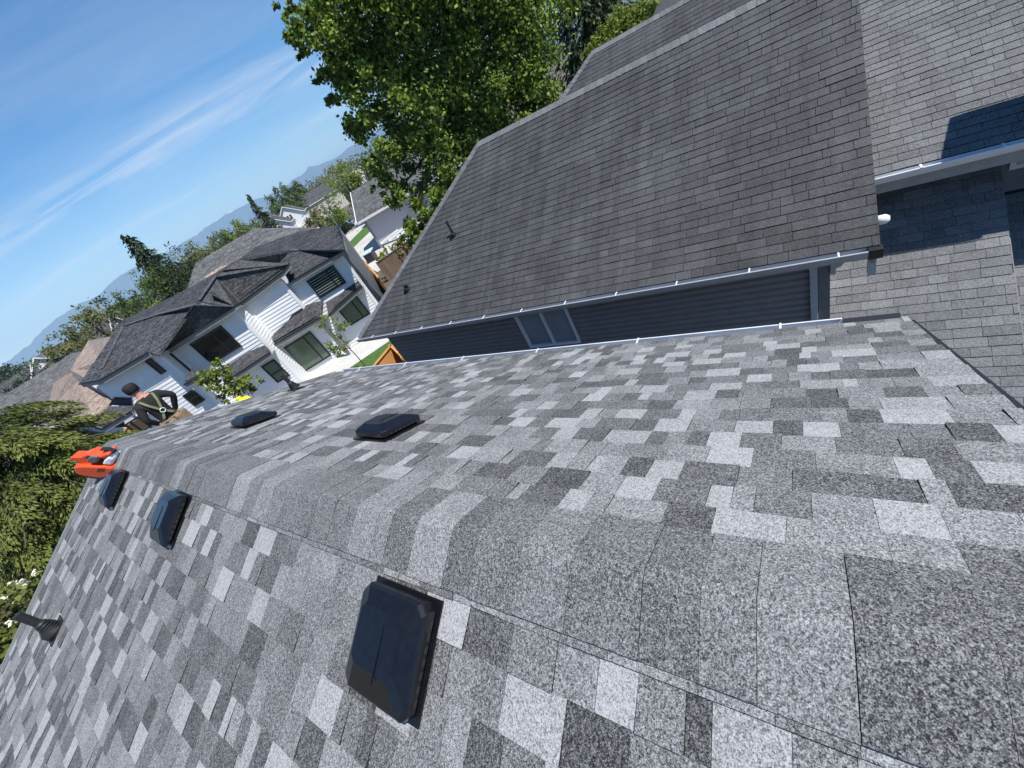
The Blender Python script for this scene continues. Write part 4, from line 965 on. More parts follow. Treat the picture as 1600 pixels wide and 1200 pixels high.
A = Z((622, 362), 2.4); B = Z((662, 346), 2.4); dd = B-A; dd[2] = 0; dd /= np.linalg.norm(dd); pn_ = np.cross(dd, (0, 0, 1)); pn_ = pn_ if pn_ @ (EYE-A) > 0 else -pn_
for k in (0, 2.6): q = MB(); q.beam(A+pn_*k, B+pn_*k, 0.12, 0.16); q.build('beam', M_WFAR, pg)
Lp = np.linalg.norm(B-A)
for f in np.linspace(0.02, 0.98, 4): q = MB(); q.beam(A+dd*Lp*f+np.array([0, 0, 0.16]), A+dd*Lp*f+pn_*2.7+np.array([0, 0, 0.16]), 0.08, 0.14); q.build('rafter', M_WFAR, pg)
for f in (0.02, 0.98):
    for k in (0, 2.6): p = A+dd*Lp*f+pn_*k; q = MB(); q.box((p[0]-.06, p[1]-.06, 0), (p[0]+.06, p[1]+.06, 2.33)); q.build('post', M_WFAR, pg)
q = MB(); c = Z((648, 352), 0); q.obox((c[0], c[1], 0.7), (gd, gn, (0, 0, 1)), (2.2, 1.0, 0.7)); tp_ = q.build('tarp_cover', mat('blue_tarp', (0.015, 0.05, 0.20), 0.4, var=0.2, vscale=2), None, bevel=0.25); tag(tp_, 'dark blue tarp over a low stack by the garage', 'tarp')
# storage box behind the fence
c = Z((583, 406)); sb = thing('storage_box', (c[0], c[1], 0), 'dark storage box with pale lid behind the weathered fence', 'box', rz=0.6)
q = MB(); q.box((-0.85, -0.5, 0), (0.85, 0.5, 0.95)); q.build('body', mat('dark_resin', (0.02, 0.022, 0.03), 0.5), sb, local=True, bevel=0.05)
q = MB(); q.box((-0.9, -0.55, 0.955), (0.9, 0.55, 1.12)); q.build('lid', mat('pale_lid', (0.50, 0.60, 0.66), 0.4), sb, local=True, bevel=0.06)
# far houses
def far(px, dist, *a, **k):
    r = ray(px); r = r/np.hypot(r[0], r[1])*dist; return gable_house(a[0], a[1], (r[0], r[1]), *a[2:], **k)
far((352, 383), 62, 'hip_house', 'house with streaked grey hip roof just behind the white house', rad(-20), 17, 12, 5.4, 8.6, M_BEIGE, M_GRR, hip=5.0)
far((335, 425), 48, 'brown_hip_house', 'small brown hip roof behind the white house ridge', rad(10), 8.5, 8.0, 4.6, 7.3, M_BEIGE, M_BRN, hip=3.6)
far((432, 352), 150, 'arched_house', 'dark roofed house with left white arched gable', rad(52), 16, 9, 6.0, 9.6, M_WFAR, M_DKR, gable_win=True, chimney=True)
far((456, 338), 165, 'arched_house', 'dark roofed house with right white arched gable', rad(52), 16, 9, 6.4, 10.2, M_WFAR, M_DKR, gable_win=True)
far((410, 352), 175, 'terrace_house', 'low dark roof left of the arched gables', rad(140), 24, 10, 5.6, 8.8, M_BEIGE, M_DKR)
far((470, 318), 190, 'terrace_house', 'long dark roof above the arched gables', rad(150), 30, 11, 6.4, 10.2, M_BEIGE, M_DKR, chimney=True)
far((500, 300), 215, 'terrace_house', 'pale grey roof left of the lime tree', rad(150), 22, 11, 6.4, 10.4, M_BEIGE, M_GRR)
far((545, 268), 200, 'far_house', 'small pale house seen between lime tree and maple', rad(70), 14, 10, 6.6, 10.6, M_WFAR, M_GRR)
far((300, 405), 120, 'terrace_house', 'grey roof behind the tall pine', rad(150), 22, 11, 5.4, 8.6, M_BEIGE, M_GRR)
far((45, 590), 88, 'grey_roof_house', 'plain grey roof house left of the brown roofs', rad(15), 20, 11, 3.8, 7.0, M_LGREY, M_GRR, hip=4.5)
far((88, 556), 125, 'white_gable_house', 'cream house with white framed gable above the brown roofs', rad(62), 13, 8.5, 5.6, 9.2, M_WFAR, M_GRR, gable_win=True)
far((122, 540), 118, 'terrace_house', 'dark roof right of the cream gable house', rad(140), 16, 9, 5.6, 8.8, M_BEIGE, M_DKR)
far((28, 588), 150, 'terrace_house', 'dark roof at the far left edge with white eave', rad(140), 24, 10, 5.4, 8.4, M_BEIGE, M_DKR)
# parked car on the road
def car(c, rz, paint, label):
    t = thing('parked_car', (c[0], c[1], 0.015), label, 'car', rz=rz)
    pr = [(-2.2, 0.45), (-2.25, 0.8), (-2.1, 1.0), (-1.75, 1.05), (-1.35, 1.55), (0.35, 1.58), (1.05, 1.08), (1.95, 0.95), (2.2, 0.75), (2.25, 0.45)]
    b = MB(); b.slab([(x, -0.88, z) for x, z in pr], 1.76, (0, -1, 0)); b.build('body', paint, t, local=True, bevel=0.12)
    for sg in (-1, 1):
        b = MB(); b.slab([(-1.55, sg*0.885, 1.08), (-1.28, sg*0.885, 1.46), (0.28, sg*0.885, 1.48), (0.85, sg*0.885, 1.08)], 0.02*sg, (0, 1, 0)); b.build('side_window', M_GL, t, local=True)
    b = MB(); b.add([(0.42, -0.75, 1.54), (0.42, 0.75, 1.54), (1.02, 0.78, 1.13), (1.02, -0.78, 1.13)], [(0, 1, 2, 3)]); b.v = [(x+0.03, y, z+0.03) for x, y, z in b.v]; b.build('windscreen', M_GL, t, local=True, fix=False)
    b = MB(); b.add([(-1.72, -0.75, 1.10), (-1.72, 0.75, 1.10), (-1.36, 0.75, 1.53), (-1.36, -0.75, 1.53)], [(0, 1, 2, 3)]); b.v = [(x-0.04, y, z+0.02) for x, y, z in b.v]; b.build('rear_window', M_GL, t, local=True, fix=False)
    for x in (-1.4, 1.4):
        for sg in (-1, 1):
            b = MB(); b.tube([(x, sg*0.70, 0.33), (x, sg*0.92, 0.33)], 0.33, 16); w_ = b.build('wheel', M_RUB, t, local=True)
            b = MB(); b.tube([(x, sg*0.90, 0.33), (x, sg*0.935, 0.33)], 0.2, 12); b.build('rim', M_GUT, w_, local=True)
    for sg in (-1, 1):
        b = MB(); b.box((2.14, sg*0.6-0.2, 0.72), (2.27, sg*0.6+0.2, 0.86)); b.build('headlight', M_WFAR, t, local=True)
r = ray((533, 345)); r = r/np.hypot(r[0], r[1])*98
car((r[0], r[1]), rad(118), mat('silver_paint', (0.42, 0.45, 0.48), 0.25, spec=0.6, metal=0.3, coat=0.5), 'silver car parked on the road beyond the white house')
r = ray((527, 352)); r = r/np.hypot(r[0], r[1])*86
q = MB(); q.tube([(r[0], r[1], 0), (r[0], r[1], 6.4)], [0.09, 0.06], 8); tag(q.build('street_pole', M_FA), 'thin grey pole on the verge near the silver car', 'pole')
# ------------------------------------------------------------------ vegetation
def leaf_mat(name, c0, c1, trans=0.35):
    m = bpy.data.materials.new(name); m.use_nodes = True; nt = m.node_tree; N = nt.nodes; L = nt.links; N.clear()
    o = N.new('ShaderNodeOutputMaterial'); at = N.new('ShaderNodeAttribute'); at.attribute_name = 'tone'
    mx = N.new('ShaderNodeMix'); mx.data_type = 'RGBA'; mx.inputs['A'].default_value = (*c0, 1); mx.inputs['B'].default_value = (*c1, 1); L.new(at.outputs['Fac'], mx.inputs['Factor'])
    d = N.new('ShaderNodeBsdfPrincipled'); d.inputs['Roughness'].default_value = 0.55; d.inputs['Specular IOR Level'].default_value = 0.25; L.new(mx.outputs['Result'], d.inputs['Base Color'])
    t = N.new('ShaderNodeBsdfTranslucent'); L.new(mx.outputs['Result'], t.inputs['Color'])
    ms = N.new('ShaderNodeMixShader'); ms.inputs[0].default_value = trans; L.new(d.outputs[0], ms.inputs[1]); L.new(t.outputs[0], ms.inputs[2]); L.new(ms.outputs[0], o.inputs[0])
    MATS[name] = m; return m
def leaf_object(name, C, ax, bx, m, parent, tones):
    """one mesh of rhombic leaves: centres C, half-axes ax (long) and bx (wide)"""
    n = len(C); off = base_of(parent) if parent else np.zeros(3); C = C-off
    V = np.empty((n, 4, 3)); V[:, 0] = C-ax; V[:, 1] = C+bx-ax*0.1; V[:, 2] = C+ax; V[:, 3] = C-bx-ax*0.1
    me = bpy.data.meshes.new(name); me.vertices.add(n*4); me.vertices.foreach_set('co', V.reshape(-1)); me.loops.add(n*4); me.loops.foreach_set('vertex_index', np.arange(n*4))
    me.polygons.add(n); me.polygons.foreach_set('loop_start', np.arange(n)*4); me.polygons.foreach_set('loop_total', np.full(n, 4)); me.update(calc_edges=True)
    a = me.attributes.new('tone', 'FLOAT', 'FACE'); a.data.foreach_set('value', tones.astype(np.float32)); me.materials.append(m)
    o = bpy.data.objects.new(name, me); COL.objects.link(o); o.parent = parent; return o
def unit(v): return v/(np.linalg.norm(v, axis=-1, keepdims=True)+1e-9)
def lobe_leaves(c, r, n, size, rng, droop=0.0, flat=0.8, clumps=None, per=28, crf=0.20):
    """leaves gathered into small clumps on and inside a lobe"""
    k = clumps or max(6, n//per); d = unit(rng.normal(size=(k, 3))); d[:, 2] *= flat
    rr = r*np.clip(rng.normal(0.84, 0.22, k), 0.2, 1.30)[:, None]
    cc = c+d*rr; idx = rng.integers(0, k, n); cr = r*crf
    C = cc[idx]+rng.normal(size=(n, 3))*cr*np.array([1, 1, 0.8]); C[:, 2] -= np.abs(rng.normal(size=n))*cr*droop
    nrm = unit(d[idx]*0.7+rng.normal(size=(n, 3))*0.75+np.array([0, 0, 0.45]))
    t = unit(np.cross(nrm, rng.normal(size=(n, 3)))); t[:, 2] -= droop*0.6; t = unit(t-nrm*np.sum(t*nrm, 1, keepdims=True)); b = np.cross(nrm, t)
    s = size*rng.uniform(0.6, 1.25, n)[:, None]; tone = np.clip(rng.normal(0.5, 0.2, n)+(rng.normal(0, 0.14, k))[idx], 0, 1)
    return C, t*s, b*s*0.62, tone
M_BARK = mat('bark', (0.085, 0.065, 0.05), 0.9, var=0.4, vscale=8, bump=0.6, bscale=20)
def trunk(parent, base, top, r0, limbs, name='trunk'):
    b = MB(); base = np.asarray(base, float); top = np.asarray(top, float); pts = [base+(top-base)*f+np.array([random.uniform(-1, 1), random.uniform(-1, 1), 0])*r0*0.5*(0 < f < 1) for f in np.linspace(0, 1, 6)]
    b.tube(pts, [r0*(1-0.75*f) for f in np.linspace(0, 1, 6)], 9)
    for l in limbs:
        f = random.uniform(0.3, 0.8); s = base+(top-base)*f; e = np.asarray(l, float); mid = (s+e)/2+np.array([0, 0, 0.08*np.linalg.norm(e-s)]); b.tube([s, mid, e], [r0*0.38, r0*0.24, r0*0.06], 6, cap=False)
    return b.build(name, M_BARK, parent)
def tree_from_lobes(name, label, lobes, n, size, m, seed, base=None, r0=0.25, droop=0.4, group=None, flat=0.85, cat='tree', per=28, crf=0.20):
    rng = np.random.default_rng(seed); cs = np.array([l[0] for l in lobes]); rs = np.array([l[1] for l in lobes]); w = rs**2/np.sum(rs**2)
    if base is None: base = np.array([cs[:, 0].mean(), cs[:, 1].mean(), 0])
    t = thing(name, (base[0], base[1], 0), label, cat, group)
    out = [lobe_leaves(c, r, max(30, int(n*ww)), size, rng, droop, flat, None, per, crf) for c, r, ww in zip(cs, rs, w)]
    leaf_object('crown', *[np.concatenate([o[i] for o in out]) for i in range(3)], m, t, np.concatenate([o[3] for o in out]))
    top = np.array([base[0]*0.6+cs[:, 0].mean()*0.4, base[1]*0.6+cs[:, 1].mean()*0.4, cs[:, 2].max()*0.92])
    trunk(t, base, top, r0, [c for c in cs[:14]]); return t
L_MAPLE = leaf_mat('maple_leaf', (0.024, 0.054, 0.008), (0.26, 0.36, 0.05), 0.24)
L_LIME = leaf_mat('lime_leaf', (0.09, 0.13, 0.015), (0.26, 0.32, 0.045))
L_GREEN = leaf_mat('mid_leaf', (0.045, 0.080, 0.016), (0.15, 0.205, 0.045))
L_OLIVE = leaf_mat('olive_leaf', (0.09, 0.10, 0.024), (0.27, 0.265, 0.07))
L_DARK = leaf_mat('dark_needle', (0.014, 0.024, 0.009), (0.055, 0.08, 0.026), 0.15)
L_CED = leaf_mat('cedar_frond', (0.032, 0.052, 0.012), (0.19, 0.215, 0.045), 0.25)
L_TAN = leaf_mat('budding_leaf', (0.12, 0.11, 0.045), (0.27, 0.245, 0.10))
def lob(px, d, rpx): return (at_dist(px, d), rpx*d/880.0)
# the big maple
ML = [((478, 12), 25.5, 34), ((505, 55), 25, 40), ((540, 110), 25, 44), ((572, 168), 25, 44), ((597, 218), 24.6, 36), ((612, 262), 24.4, 34), ((622, 300), 24.2, 26), ((645, 330), 24, 30), ((672, 300), 24.6, 44), ((690, 340), 24.4, 34),
      ((560, 30), 26, 58), ((610, 90), 26, 66), ((655, 160), 25.6, 66), ((640, 230), 25, 50), ((700, 230), 25.4, 56), ((690, 60), 27, 80), ((760, 40), 27, 80), ((815, 80), 26.6, 62), ((842, 130), 26, 44), ((790, 150), 25.8, 60), ((735, 130), 26.4, 66),
      ((745, 200), 25.6, 46), ((630, -40), 26.5, 90), ((540, -50), 26, 70), ((730, -60), 27, 95), ((820, -10), 28, 70), ((655, 372), 23.8, 22), ((640, 362), 24, 18), ((668, 352), 24.2, 26), ((720, 260), 25.2, 40), ((456, 62), 25.2, 13), ((466, 78), 25, 11), ((500, 112), 24.8, 15), ((522, 152), 24.8, 16), ((548, 196), 24.6, 16), ((562, 218), 24.5, 14), ((578, 256), 24.3, 15), ((592, 292), 24.2, 13), ((602, 312), 24.2, 10), ((442, 4), 25.5, 13), ((870, 165), 26, 16), ((858, 190), 26, 14)]
mb = at_dist((735, 200), 28.5)
tree_from_lobes('maple_tree', 'big leafy maple tree rising behind the dark roof', [lob(p, d, r) for p, d, r in ML], 105000, 0.11, L_MAPLE, 3, per=150, crf=0.17, base=np.array([mb[0], mb[1], 0]), r0=0.42, droop=0.9)
# conical evergreens: drooping sprays in whorls round a stem
def conifer(name, label, top, R, m, n, size, seed, group=None, taper=1.0, low=0.12, lean=(0, 0), cat='tree'):
    rng = np.random.default_rng(seed); top = np.asarray(top, float); hgt = top[2]; b = np.array([top[0]-lean[0], top[1]-lean[1], 0.0])
    t = thing(name, (b[0], b[1], 0), label, cat, group)
    f = 1-np.sqrt(rng.uniform(0, 1, n))*(1-low); nb_ = max(60, n//16); bf = 1-np.sqrt(rng.uniform(0, 1, nb_))*(1-low); ba = rng.uniform(0, 2*math.pi, nb_); i = rng.integers(0, nb_, n)
    q = rng.uniform(0, 1, n)**0.6; rr = (R*(1-bf[i])**taper+R*0.03)*q*rng.uniform(0.8, 1.1, nb_)[i]
    C = np.stack([b[0]+lean[0]*bf[i]+np.cos(ba[i])*rr, b[1]+lean[1]*bf[i]+np.sin(ba[i])*rr, hgt*bf[i]-rr*0.35-q*q*R*0.10], 1)+rng.normal(size=(n, 3))*R*0.05
    out = np.stack([np.cos(ba[i]), np.sin(ba[i]), -0.55-0.4*q], 1); ax = unit(out+rng.normal(size=(n, 3))*0.35); bx = unit(np.cross(ax, rng.normal(size=(n, 3))*0.6+np.array([0, 0, 1])))
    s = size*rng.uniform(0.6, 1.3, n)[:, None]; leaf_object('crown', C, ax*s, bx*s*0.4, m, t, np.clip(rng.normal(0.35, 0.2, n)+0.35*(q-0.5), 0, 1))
    trunk(t, b, top-np.array([0, 0, hgt*0.16]), max(0.06, R*0.09), []); return t
p = at_dist((893, -40), 34); conifer('evergreen_tree', 'dark tall evergreen right of the big maple', (p[0], p[1], 15), 3.6, L_DARK, 16000, 0.22, 5, taper=0.55, low=0.0)
p = at_dist((945, -20), 40); conifer('evergreen_tree', 'dark evergreen behind the lime hedge at the top', (p[0], p[1], 15), 3.4, L_DARK, 9000, 0.24, 6, taper=0.6, low=0.0)
tree_from_lobes('lime_shrub', 'bright green rounded treetop above the rear roof ridge', [lob((950, 62), 27, 24), lob((978, 44), 27, 30), lob((1008, 26), 27, 26), lob((935, 80), 27, 20), lob((960, 85), 27.5, 26)], 9000, 0.085, L_LIME, 8, r0=0.15)
tree_from_lobes('tan_tree', 'budding brownish tree between evergreen and lime treetop', [lob((935, 20), 36, 26), lob((948, 40), 36, 20)], 3000, 0.11, L_OLIVE, 9, r0=0.15)
# near drooping cedar at the left: arched sprays
def droop_cedar(seed=11):
    rng = np.random.default_rng(seed); base = np.array([-0.35, 13.2, 0.0])
    t = thing('cedar_tree', tuple(base), 'drooping yellow-green evergreen beside the near roof edge', 'tree')
    Cs, A, B, T = [], [], [], []; lim = MB(); stem = base+np.array([0, 0, 0])
    lim.tube([stem, stem+np.array([0.1, 0, 4]), stem+np.array([0.15, 0.05, 8.3])], [0.2, 0.14, 0.03], 10)
    for k in range(320):
        z = 0.8+7.2*rng.uniform(0, 1)**0.8; a = rng.uniform(0, 2*math.pi); L = (0.8+2.2*(1-z/8.7)**0.5)*rng.uniform(0.75, 1.1)
        o = stem+np.array([0.12*z/9, 0, z]); dirn = np.array([math.cos(a), math.sin(a), 0])
        s = np.linspace(0.05, 1, 7); pts = [o+dirn*L*q+np.array([0, 0, L*(0.30*q-0.62*q*q)]) for q in s]
        if k % 3 == 0: lim.tube(pts[:6], [0.028*(1-q)+0.005 for q in s[:6]], 5, cap=False)
        m = int(340*L); q = rng.uniform(0.12, 1, m)**0.8; P = o+dirn*(L*q)[:, None]+np.array([0, 0, 1.0])*(L*(0.30*q-0.62*q*q))[:, None]
        sd = np.array([-dirn[1], dirn[0], 0]); w = (0.30*L*(1-q*0.75)+0.05)*rng.uniform(-1, 1, m); P = P+sd*w[:, None]; P[:, 2] -= np.abs(w)*0.55+rng.uniform(0, 0.10, m)
        ax = unit(dirn*0.75+sd*np.sign(w)[:, None]*0.6+np.array([0, 0, -0.75])+rng.normal(size=(m, 3))*0.25); bx = unit(np.cross(ax, rng.normal(size=(m, 3))*0.5+np.array([0, 0, 1])))
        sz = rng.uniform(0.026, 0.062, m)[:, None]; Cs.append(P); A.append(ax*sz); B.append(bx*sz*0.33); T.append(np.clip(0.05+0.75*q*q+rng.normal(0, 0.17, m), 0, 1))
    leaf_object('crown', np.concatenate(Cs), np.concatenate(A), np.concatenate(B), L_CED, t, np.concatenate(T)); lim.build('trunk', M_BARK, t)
droop_cedar()
# mid-distance and far trees: top pixel, distance, crown radius
def top_at(px, d):
    r = ray(px); r = r/np.hypot(r[0], r[1])*d; return np.array([r[0], r[1], H+r[2]])
def round_tree(px, d, R, m, label, seed, n=2600, name='round_tree', group=None, sy=1.0, hs=0.95):
    tp = top_at(px, d); rng = np.random.default_rng(seed); hh = max(tp[2], 2.5); lobes = []
    for k in range(11):
        a = rng.uniform(0, 6.28); q = rng.uniform(0.1, 0.75); zz = hh-R*0.45-rng.uniform(0, 1)**0.8*min(hh*0.62, R*1.5); lobes.append((np.array([tp[0]+math.cos(a)*R*q, tp[1]+math.sin(a)*R*q, zz]), R*rng.uniform(0.36, 0.56)))
    lobes.append((np.array([tp[0], tp[1], hh-R*0.42]), R*0.45))
    return tree_from_lobes(name, label, lobes, n, max(0.12, d*0.0022)*hs, m, seed, base=np.array([tp[0], tp[1], 0]), r0=R*0.09, droop=0.4, group=group)
G_ = 'trees along the skyline'
k = 100
for px, d, R, m, lab in (
    ((150, 462), 78, 3.6, L_DARK, 'dark round tree left of the tall pine'),
    ((106, 478), 95, 4.4, L_OLIVE, 'yellow-green tree above the cream gable'),
    ((82, 508), 100, 3.4, L_OLIVE, 'small yellow-green tree at the left of its pair'),
    ((178, 452), 90, 3.6, L_GREEN, 'mid green tree between dark round tree and pine'),
    ((205, 470), 72, 3.0, L_GREEN, 'low green tree at the foot of the tall pine'),
    ((182, 517), 50, 1.6, L_LIME, 'small lime bush above the white house roof end'),
    ((238, 472), 44, 1.3, L_LIME, 'tiny lime bush on the white house skyline'),
    ((276, 378), 165, 8.0, L_OLIVE, 'left olive tree beyond the streaked grey roof'),
    ((305, 370), 170, 8.5, L_OLIVE, 'yellowish olive tree beyond the streaked grey roof'),
    ((330, 366), 160, 6.0, L_GREEN, 'dark green tree right of the olive pair'),
    ((352, 345), 128, 5.5, L_LIME, 'lime tree left of the pointed cypress'),
    ((368, 336), 132, 5.0, L_GREEN, 'green tree touching the pointed cypress'),
    ((345, 358), 140, 4.0, L_GREEN, 'low dark tree at the sky edge'),
    ((478, 280), 240, 11, L_TAN, 'tan budding grove left part'),
    ((498, 268), 245, 11, L_OLIVE, 'olive grove middle part'),
    ((520, 256), 240, 12, L_TAN, 'tan budding grove right part'),
    ((545, 240), 235, 12, L_OLIVE, 'olive treetops beside the maple'),
    ((575, 226), 230, 12, L_TAN, 'tan treetops partly behind the maple'),
    ((518, 254), 92, 4.2, L_LIME, 'large lime green tree before the pale far house'),
    ((540, 262), 90, 3.6, L_LIME, 'lime tree right beside the large lime one'),
    ((500, 302), 105, 3.4, L_LIME, 'lime tree right of the arched gables'),
    ((478, 330), 108, 3.0, L_TAN, 'brownish bush below the lime tree'),
    ((553, 300), 84, 3.0, L_DARK, 'dark shrub beside the garage gable'),
    ((512, 334), 96, 2.6, L_GREEN, 'green bush beside the silver car'),
    ((12, 582), 110, 4.6, L_DARK, 'dark tree at the left edge'),
    ((32, 552), 125, 4.8, L_GREEN, 'green conifer-like tree near the left edge'),
    ((55, 555), 118, 4.0, L_TAN, 'brownish tree near the left edge'),
    ((66, 542), 105, 3.6, L_DARK, 'dark tree left of the cream gable'),
    ((128, 488), 140, 6.0, L_OLIVE, 'olive treetop behind the dark round tree'),
    ((225, 432), 130, 6.0, L_GREEN, 'green treetop behind the tall pine'),
    ((460, 362), 62, 1.2, L_LIME, 'small golden bush on the white house skyline')):
    k += 1; round_tree(px, d, R, m, lab, k, n=2200 if d > 60 else 1500)
for i, x_ in enumerate(np.linspace(-20, 600, 40)):
    hy = 600.8-0.6009*x_; yy_ = hy-(random.uniform(5, 15) if 10 < x_ < 125 else random.uniform(16, 40))
    round_tree((x_-0.45*(hy-yy_)*0, yy_), random.uniform(190, 300), random.uniform(6, 10), random.choice((L_OLIVE, L_GREEN, L_OLIVE, L_GREEN, L_DARK)), 'hazy tree in the belt along the horizon', 400+i, n=1300, name='belt_tree', group='belt of trees along the horizon')
round_tree((246, 388), 66, 5.2, L_DARK, 'broad dark pine behind the white house', 201, n=9500, name='pine_tree')
round_tree((215, 420), 68, 3.4, L_GREEN, 'left bushy part of the pine stand', 202, n=5000, name='pine_tree')
round_tree((285, 408), 64, 3.4, L_DARK, 'right lower pine behind the white house', 203, n=5000, name='pine_tree')
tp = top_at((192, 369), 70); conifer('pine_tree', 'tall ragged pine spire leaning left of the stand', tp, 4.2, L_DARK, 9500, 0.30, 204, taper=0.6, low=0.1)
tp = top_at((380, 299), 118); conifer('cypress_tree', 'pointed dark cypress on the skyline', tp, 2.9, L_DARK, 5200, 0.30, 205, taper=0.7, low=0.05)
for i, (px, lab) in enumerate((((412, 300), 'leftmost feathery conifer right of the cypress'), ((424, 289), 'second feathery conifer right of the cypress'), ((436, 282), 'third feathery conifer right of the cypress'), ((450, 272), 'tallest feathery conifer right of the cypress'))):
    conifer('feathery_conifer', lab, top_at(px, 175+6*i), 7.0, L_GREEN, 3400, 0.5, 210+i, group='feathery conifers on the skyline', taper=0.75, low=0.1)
# young trees by the white house
yt = on_z((578, 580)); 
tree_from_lobes('young_tree', 'thin young tree with sparse pale leaves by the gravel', [(yt+np.array([random.uniform(-.55, .55), random.uniform(-.55, .55), z]), 0.42) for z in (1.9, 2.2, 2.5, 2.8, 3.1, 3.4)], 520, 0.075, L_LIME, 21, base=yt, r0=0.035, droop=0.3)
bt = at_dist((352, 600), 17.5)
tree_from_lobes('green_sapling', 'bright green leafy sapling in front of the white house', [(bt+np.array([dx, dy, dz]), 0.36) for dx, dy, dz in ((0, 0, 0), (0.2, 0.1, 0.35), (-0.25, 0.1, 0.25), (0.3, -0.2, -0.3), (0.45, -.1, -0.5), (-0.1, 0.2, -0.4), (0.1, 0, 0.6))], 1500, 0.065, L_LIME, 22, base=np.array([bt[0], bt[1], 0]), r0=0.06)
fb = on_z((-8, 985), 0.0)
fb = at_dist((4, 985), 9.0)
tree_from_lobes('flowering_bush', 'bush with creamy white flower heads below the roof edge', [(fb+np.array([dx, dy, dz]), 0.4) for dx, dy, dz in ((0, 0, 0), (0.3, 0.3, -0.1), (-0.3, -0.3, 0), (-0.6, 0.1, -0.2), (0.1, -0.6, -.2))], 2600, 0.055, L_CED, 23, base=np.array([fb[0], fb[1], 0]), r0=0.06)
M_PET = mat('cream_petals', (0.72, 0.70, 0.50), 0.7)
fo = bpy.data.objects.get('flowering_bush'); rng = np.random.default_rng(5); q = MB()
for i in range(34):
    dd = unit(rng.normal(size=3)); dd[2] = abs(dd[2]); c = fb+dd*np.array([0.75, 0.75, 0.42]); 
    for j in range(9): e = unit(rng.normal(size=3)); q.obox(c+e*0.035, (unit(rng.normal(size=3)), unit(np.cross(e, (0, 0.3, 1))), e), (0.022, 0.022, 0.004))
q.build('flower_heads', M_PET, fo, kind='stuff')
bx_ = on_z((618, 392), 1.6); tree_from_lobes('fence_shrub', 'light green shrub topping the weathered fence', [(bx_+np.array([dx, dy, 0.2]), 0.75) for dx, dy in ((0, 0), (1, -0.8), (1.9, -1.6), (-0.7, 0.7))], 900, 0.13, L_LIME, 24, base=np.array([bx_[0], bx_[1], 0]), r0=0.06)
# ------------------------------------------------------------------ mountains on the horizon
rng = np.random.default_rng(77); D0 = 9000.0
az = np.linspace(rad(-28), rad(78), 420); prof = np.zeros_like(az)
ctrl = np.array([(-30, 1.2), (-5, 1.3), (3.9, 1.15), (8, 1.9), (11.9, 2.35), (14, 2.3), (17, 2.75), (20, 2.2), (24, 2.3), (28, 2.75), (31.2, 2.55), (35, 2.2), (38, 2.6), (41, 2.1), (43.2, 2.3), (50, 2.5), (60, 2.2), (80, 1.8)])
base = np.interp(np.degrees(az), ctrl[:, 0], ctrl[:, 1])
for f, a in ((1.3, 0.16), (3.1, 0.11), (7.3, 0.07), (15.7, 0.045)): base += a*np.interp(az*f*14, np.arange(-400, 400), rng.uniform(-1, 1, 800))
hgt = H+D0*np.tan(np.radians(np.maximum(base, 0.4)))
V = []; F = []; rows = [(0.0, 0.0, 0.92), (0.35, 0.30, 0.95), (0.7, 0.62, 0.975), (1.0, 1.0, 1.0), (1.0, 0.4, 1.08), (1.0, 0, 1.2)]
for i, a in enumerate(az):
    for j, (k, hf, df) in enumerate(rows):
        jit_ = 1+0.012*rng.normal()*(0 < j < 3); V.append((math.sin(a)*D0*df*jit_, math.cos(a)*D0*df*jit_, hgt[i]*hf*(1+0.04*rng.normal()*(0 < j < 3))-2*(hf == 0)))
m_ = len(rows)
for i in range(len(az)-1):
    for j in range(m_-1): F.append((i*m_+j, (i+1)*m_+j, (i+1)*m_+j+1, i*m_+j+1))
me = bpy.data.meshes.new('mountains'); me.from_pydata(V, [], F); me.polygons.foreach_set('use_smooth', [True]*len(F))
M_MT = bpy.data.materials.new('mountain_forest_and_snow'); M_MT.use_nodes = True; N = M_MT.node_tree.nodes; L = M_MT.node_tree.links; b_ = N['Principled BSDF']; b_.inputs['Roughness'].default_value = 0.95
geo = N.new('ShaderNodeNewGeometry'); sp = N.new('ShaderNodeSeparateXYZ'); L.new(geo.outputs['Position'], sp.inputs[0]); nz = N.new('ShaderNodeTexNoise'); nz.inputs['Scale'].default_value = 0.006; nz.inputs['Detail'].default_value = 6; L.new(geo.outputs['Position'], nz.inputs['Vector'])
mu = N.new('ShaderNodeMath'); mu.operation = 'MULTIPLY_ADD'; L.new(nz.outputs['Fac'], mu.inputs[0]); mu.inputs[1].default_value = 260; L.new(sp.outputs['Z'], mu.inputs[2])
mr = N.new('ShaderNodeMapRange'); mr.inputs['From Min'].default_value = 560; mr.inputs['From Max'].default_value = 600; L.new(mu.outputs[0], mr.inputs['Value'])
mx = N.new('ShaderNodeMix'); mx.data_type = 'RGBA'; mx.inputs['A'].default_value = (0.055, 0.075, 0.085, 1); mx.inputs['B'].default_value = (0.80, 0.82, 0.85, 1); L.new(mr.outputs[0], mx.inputs['Factor']); L.new(mx.outputs['Result'], b_.inputs['Base Color'])
me.materials.append(M_MT); o = bpy.data.objects.new('mountains', me); COL.objects.link(o); o['kind'] = 'structure'
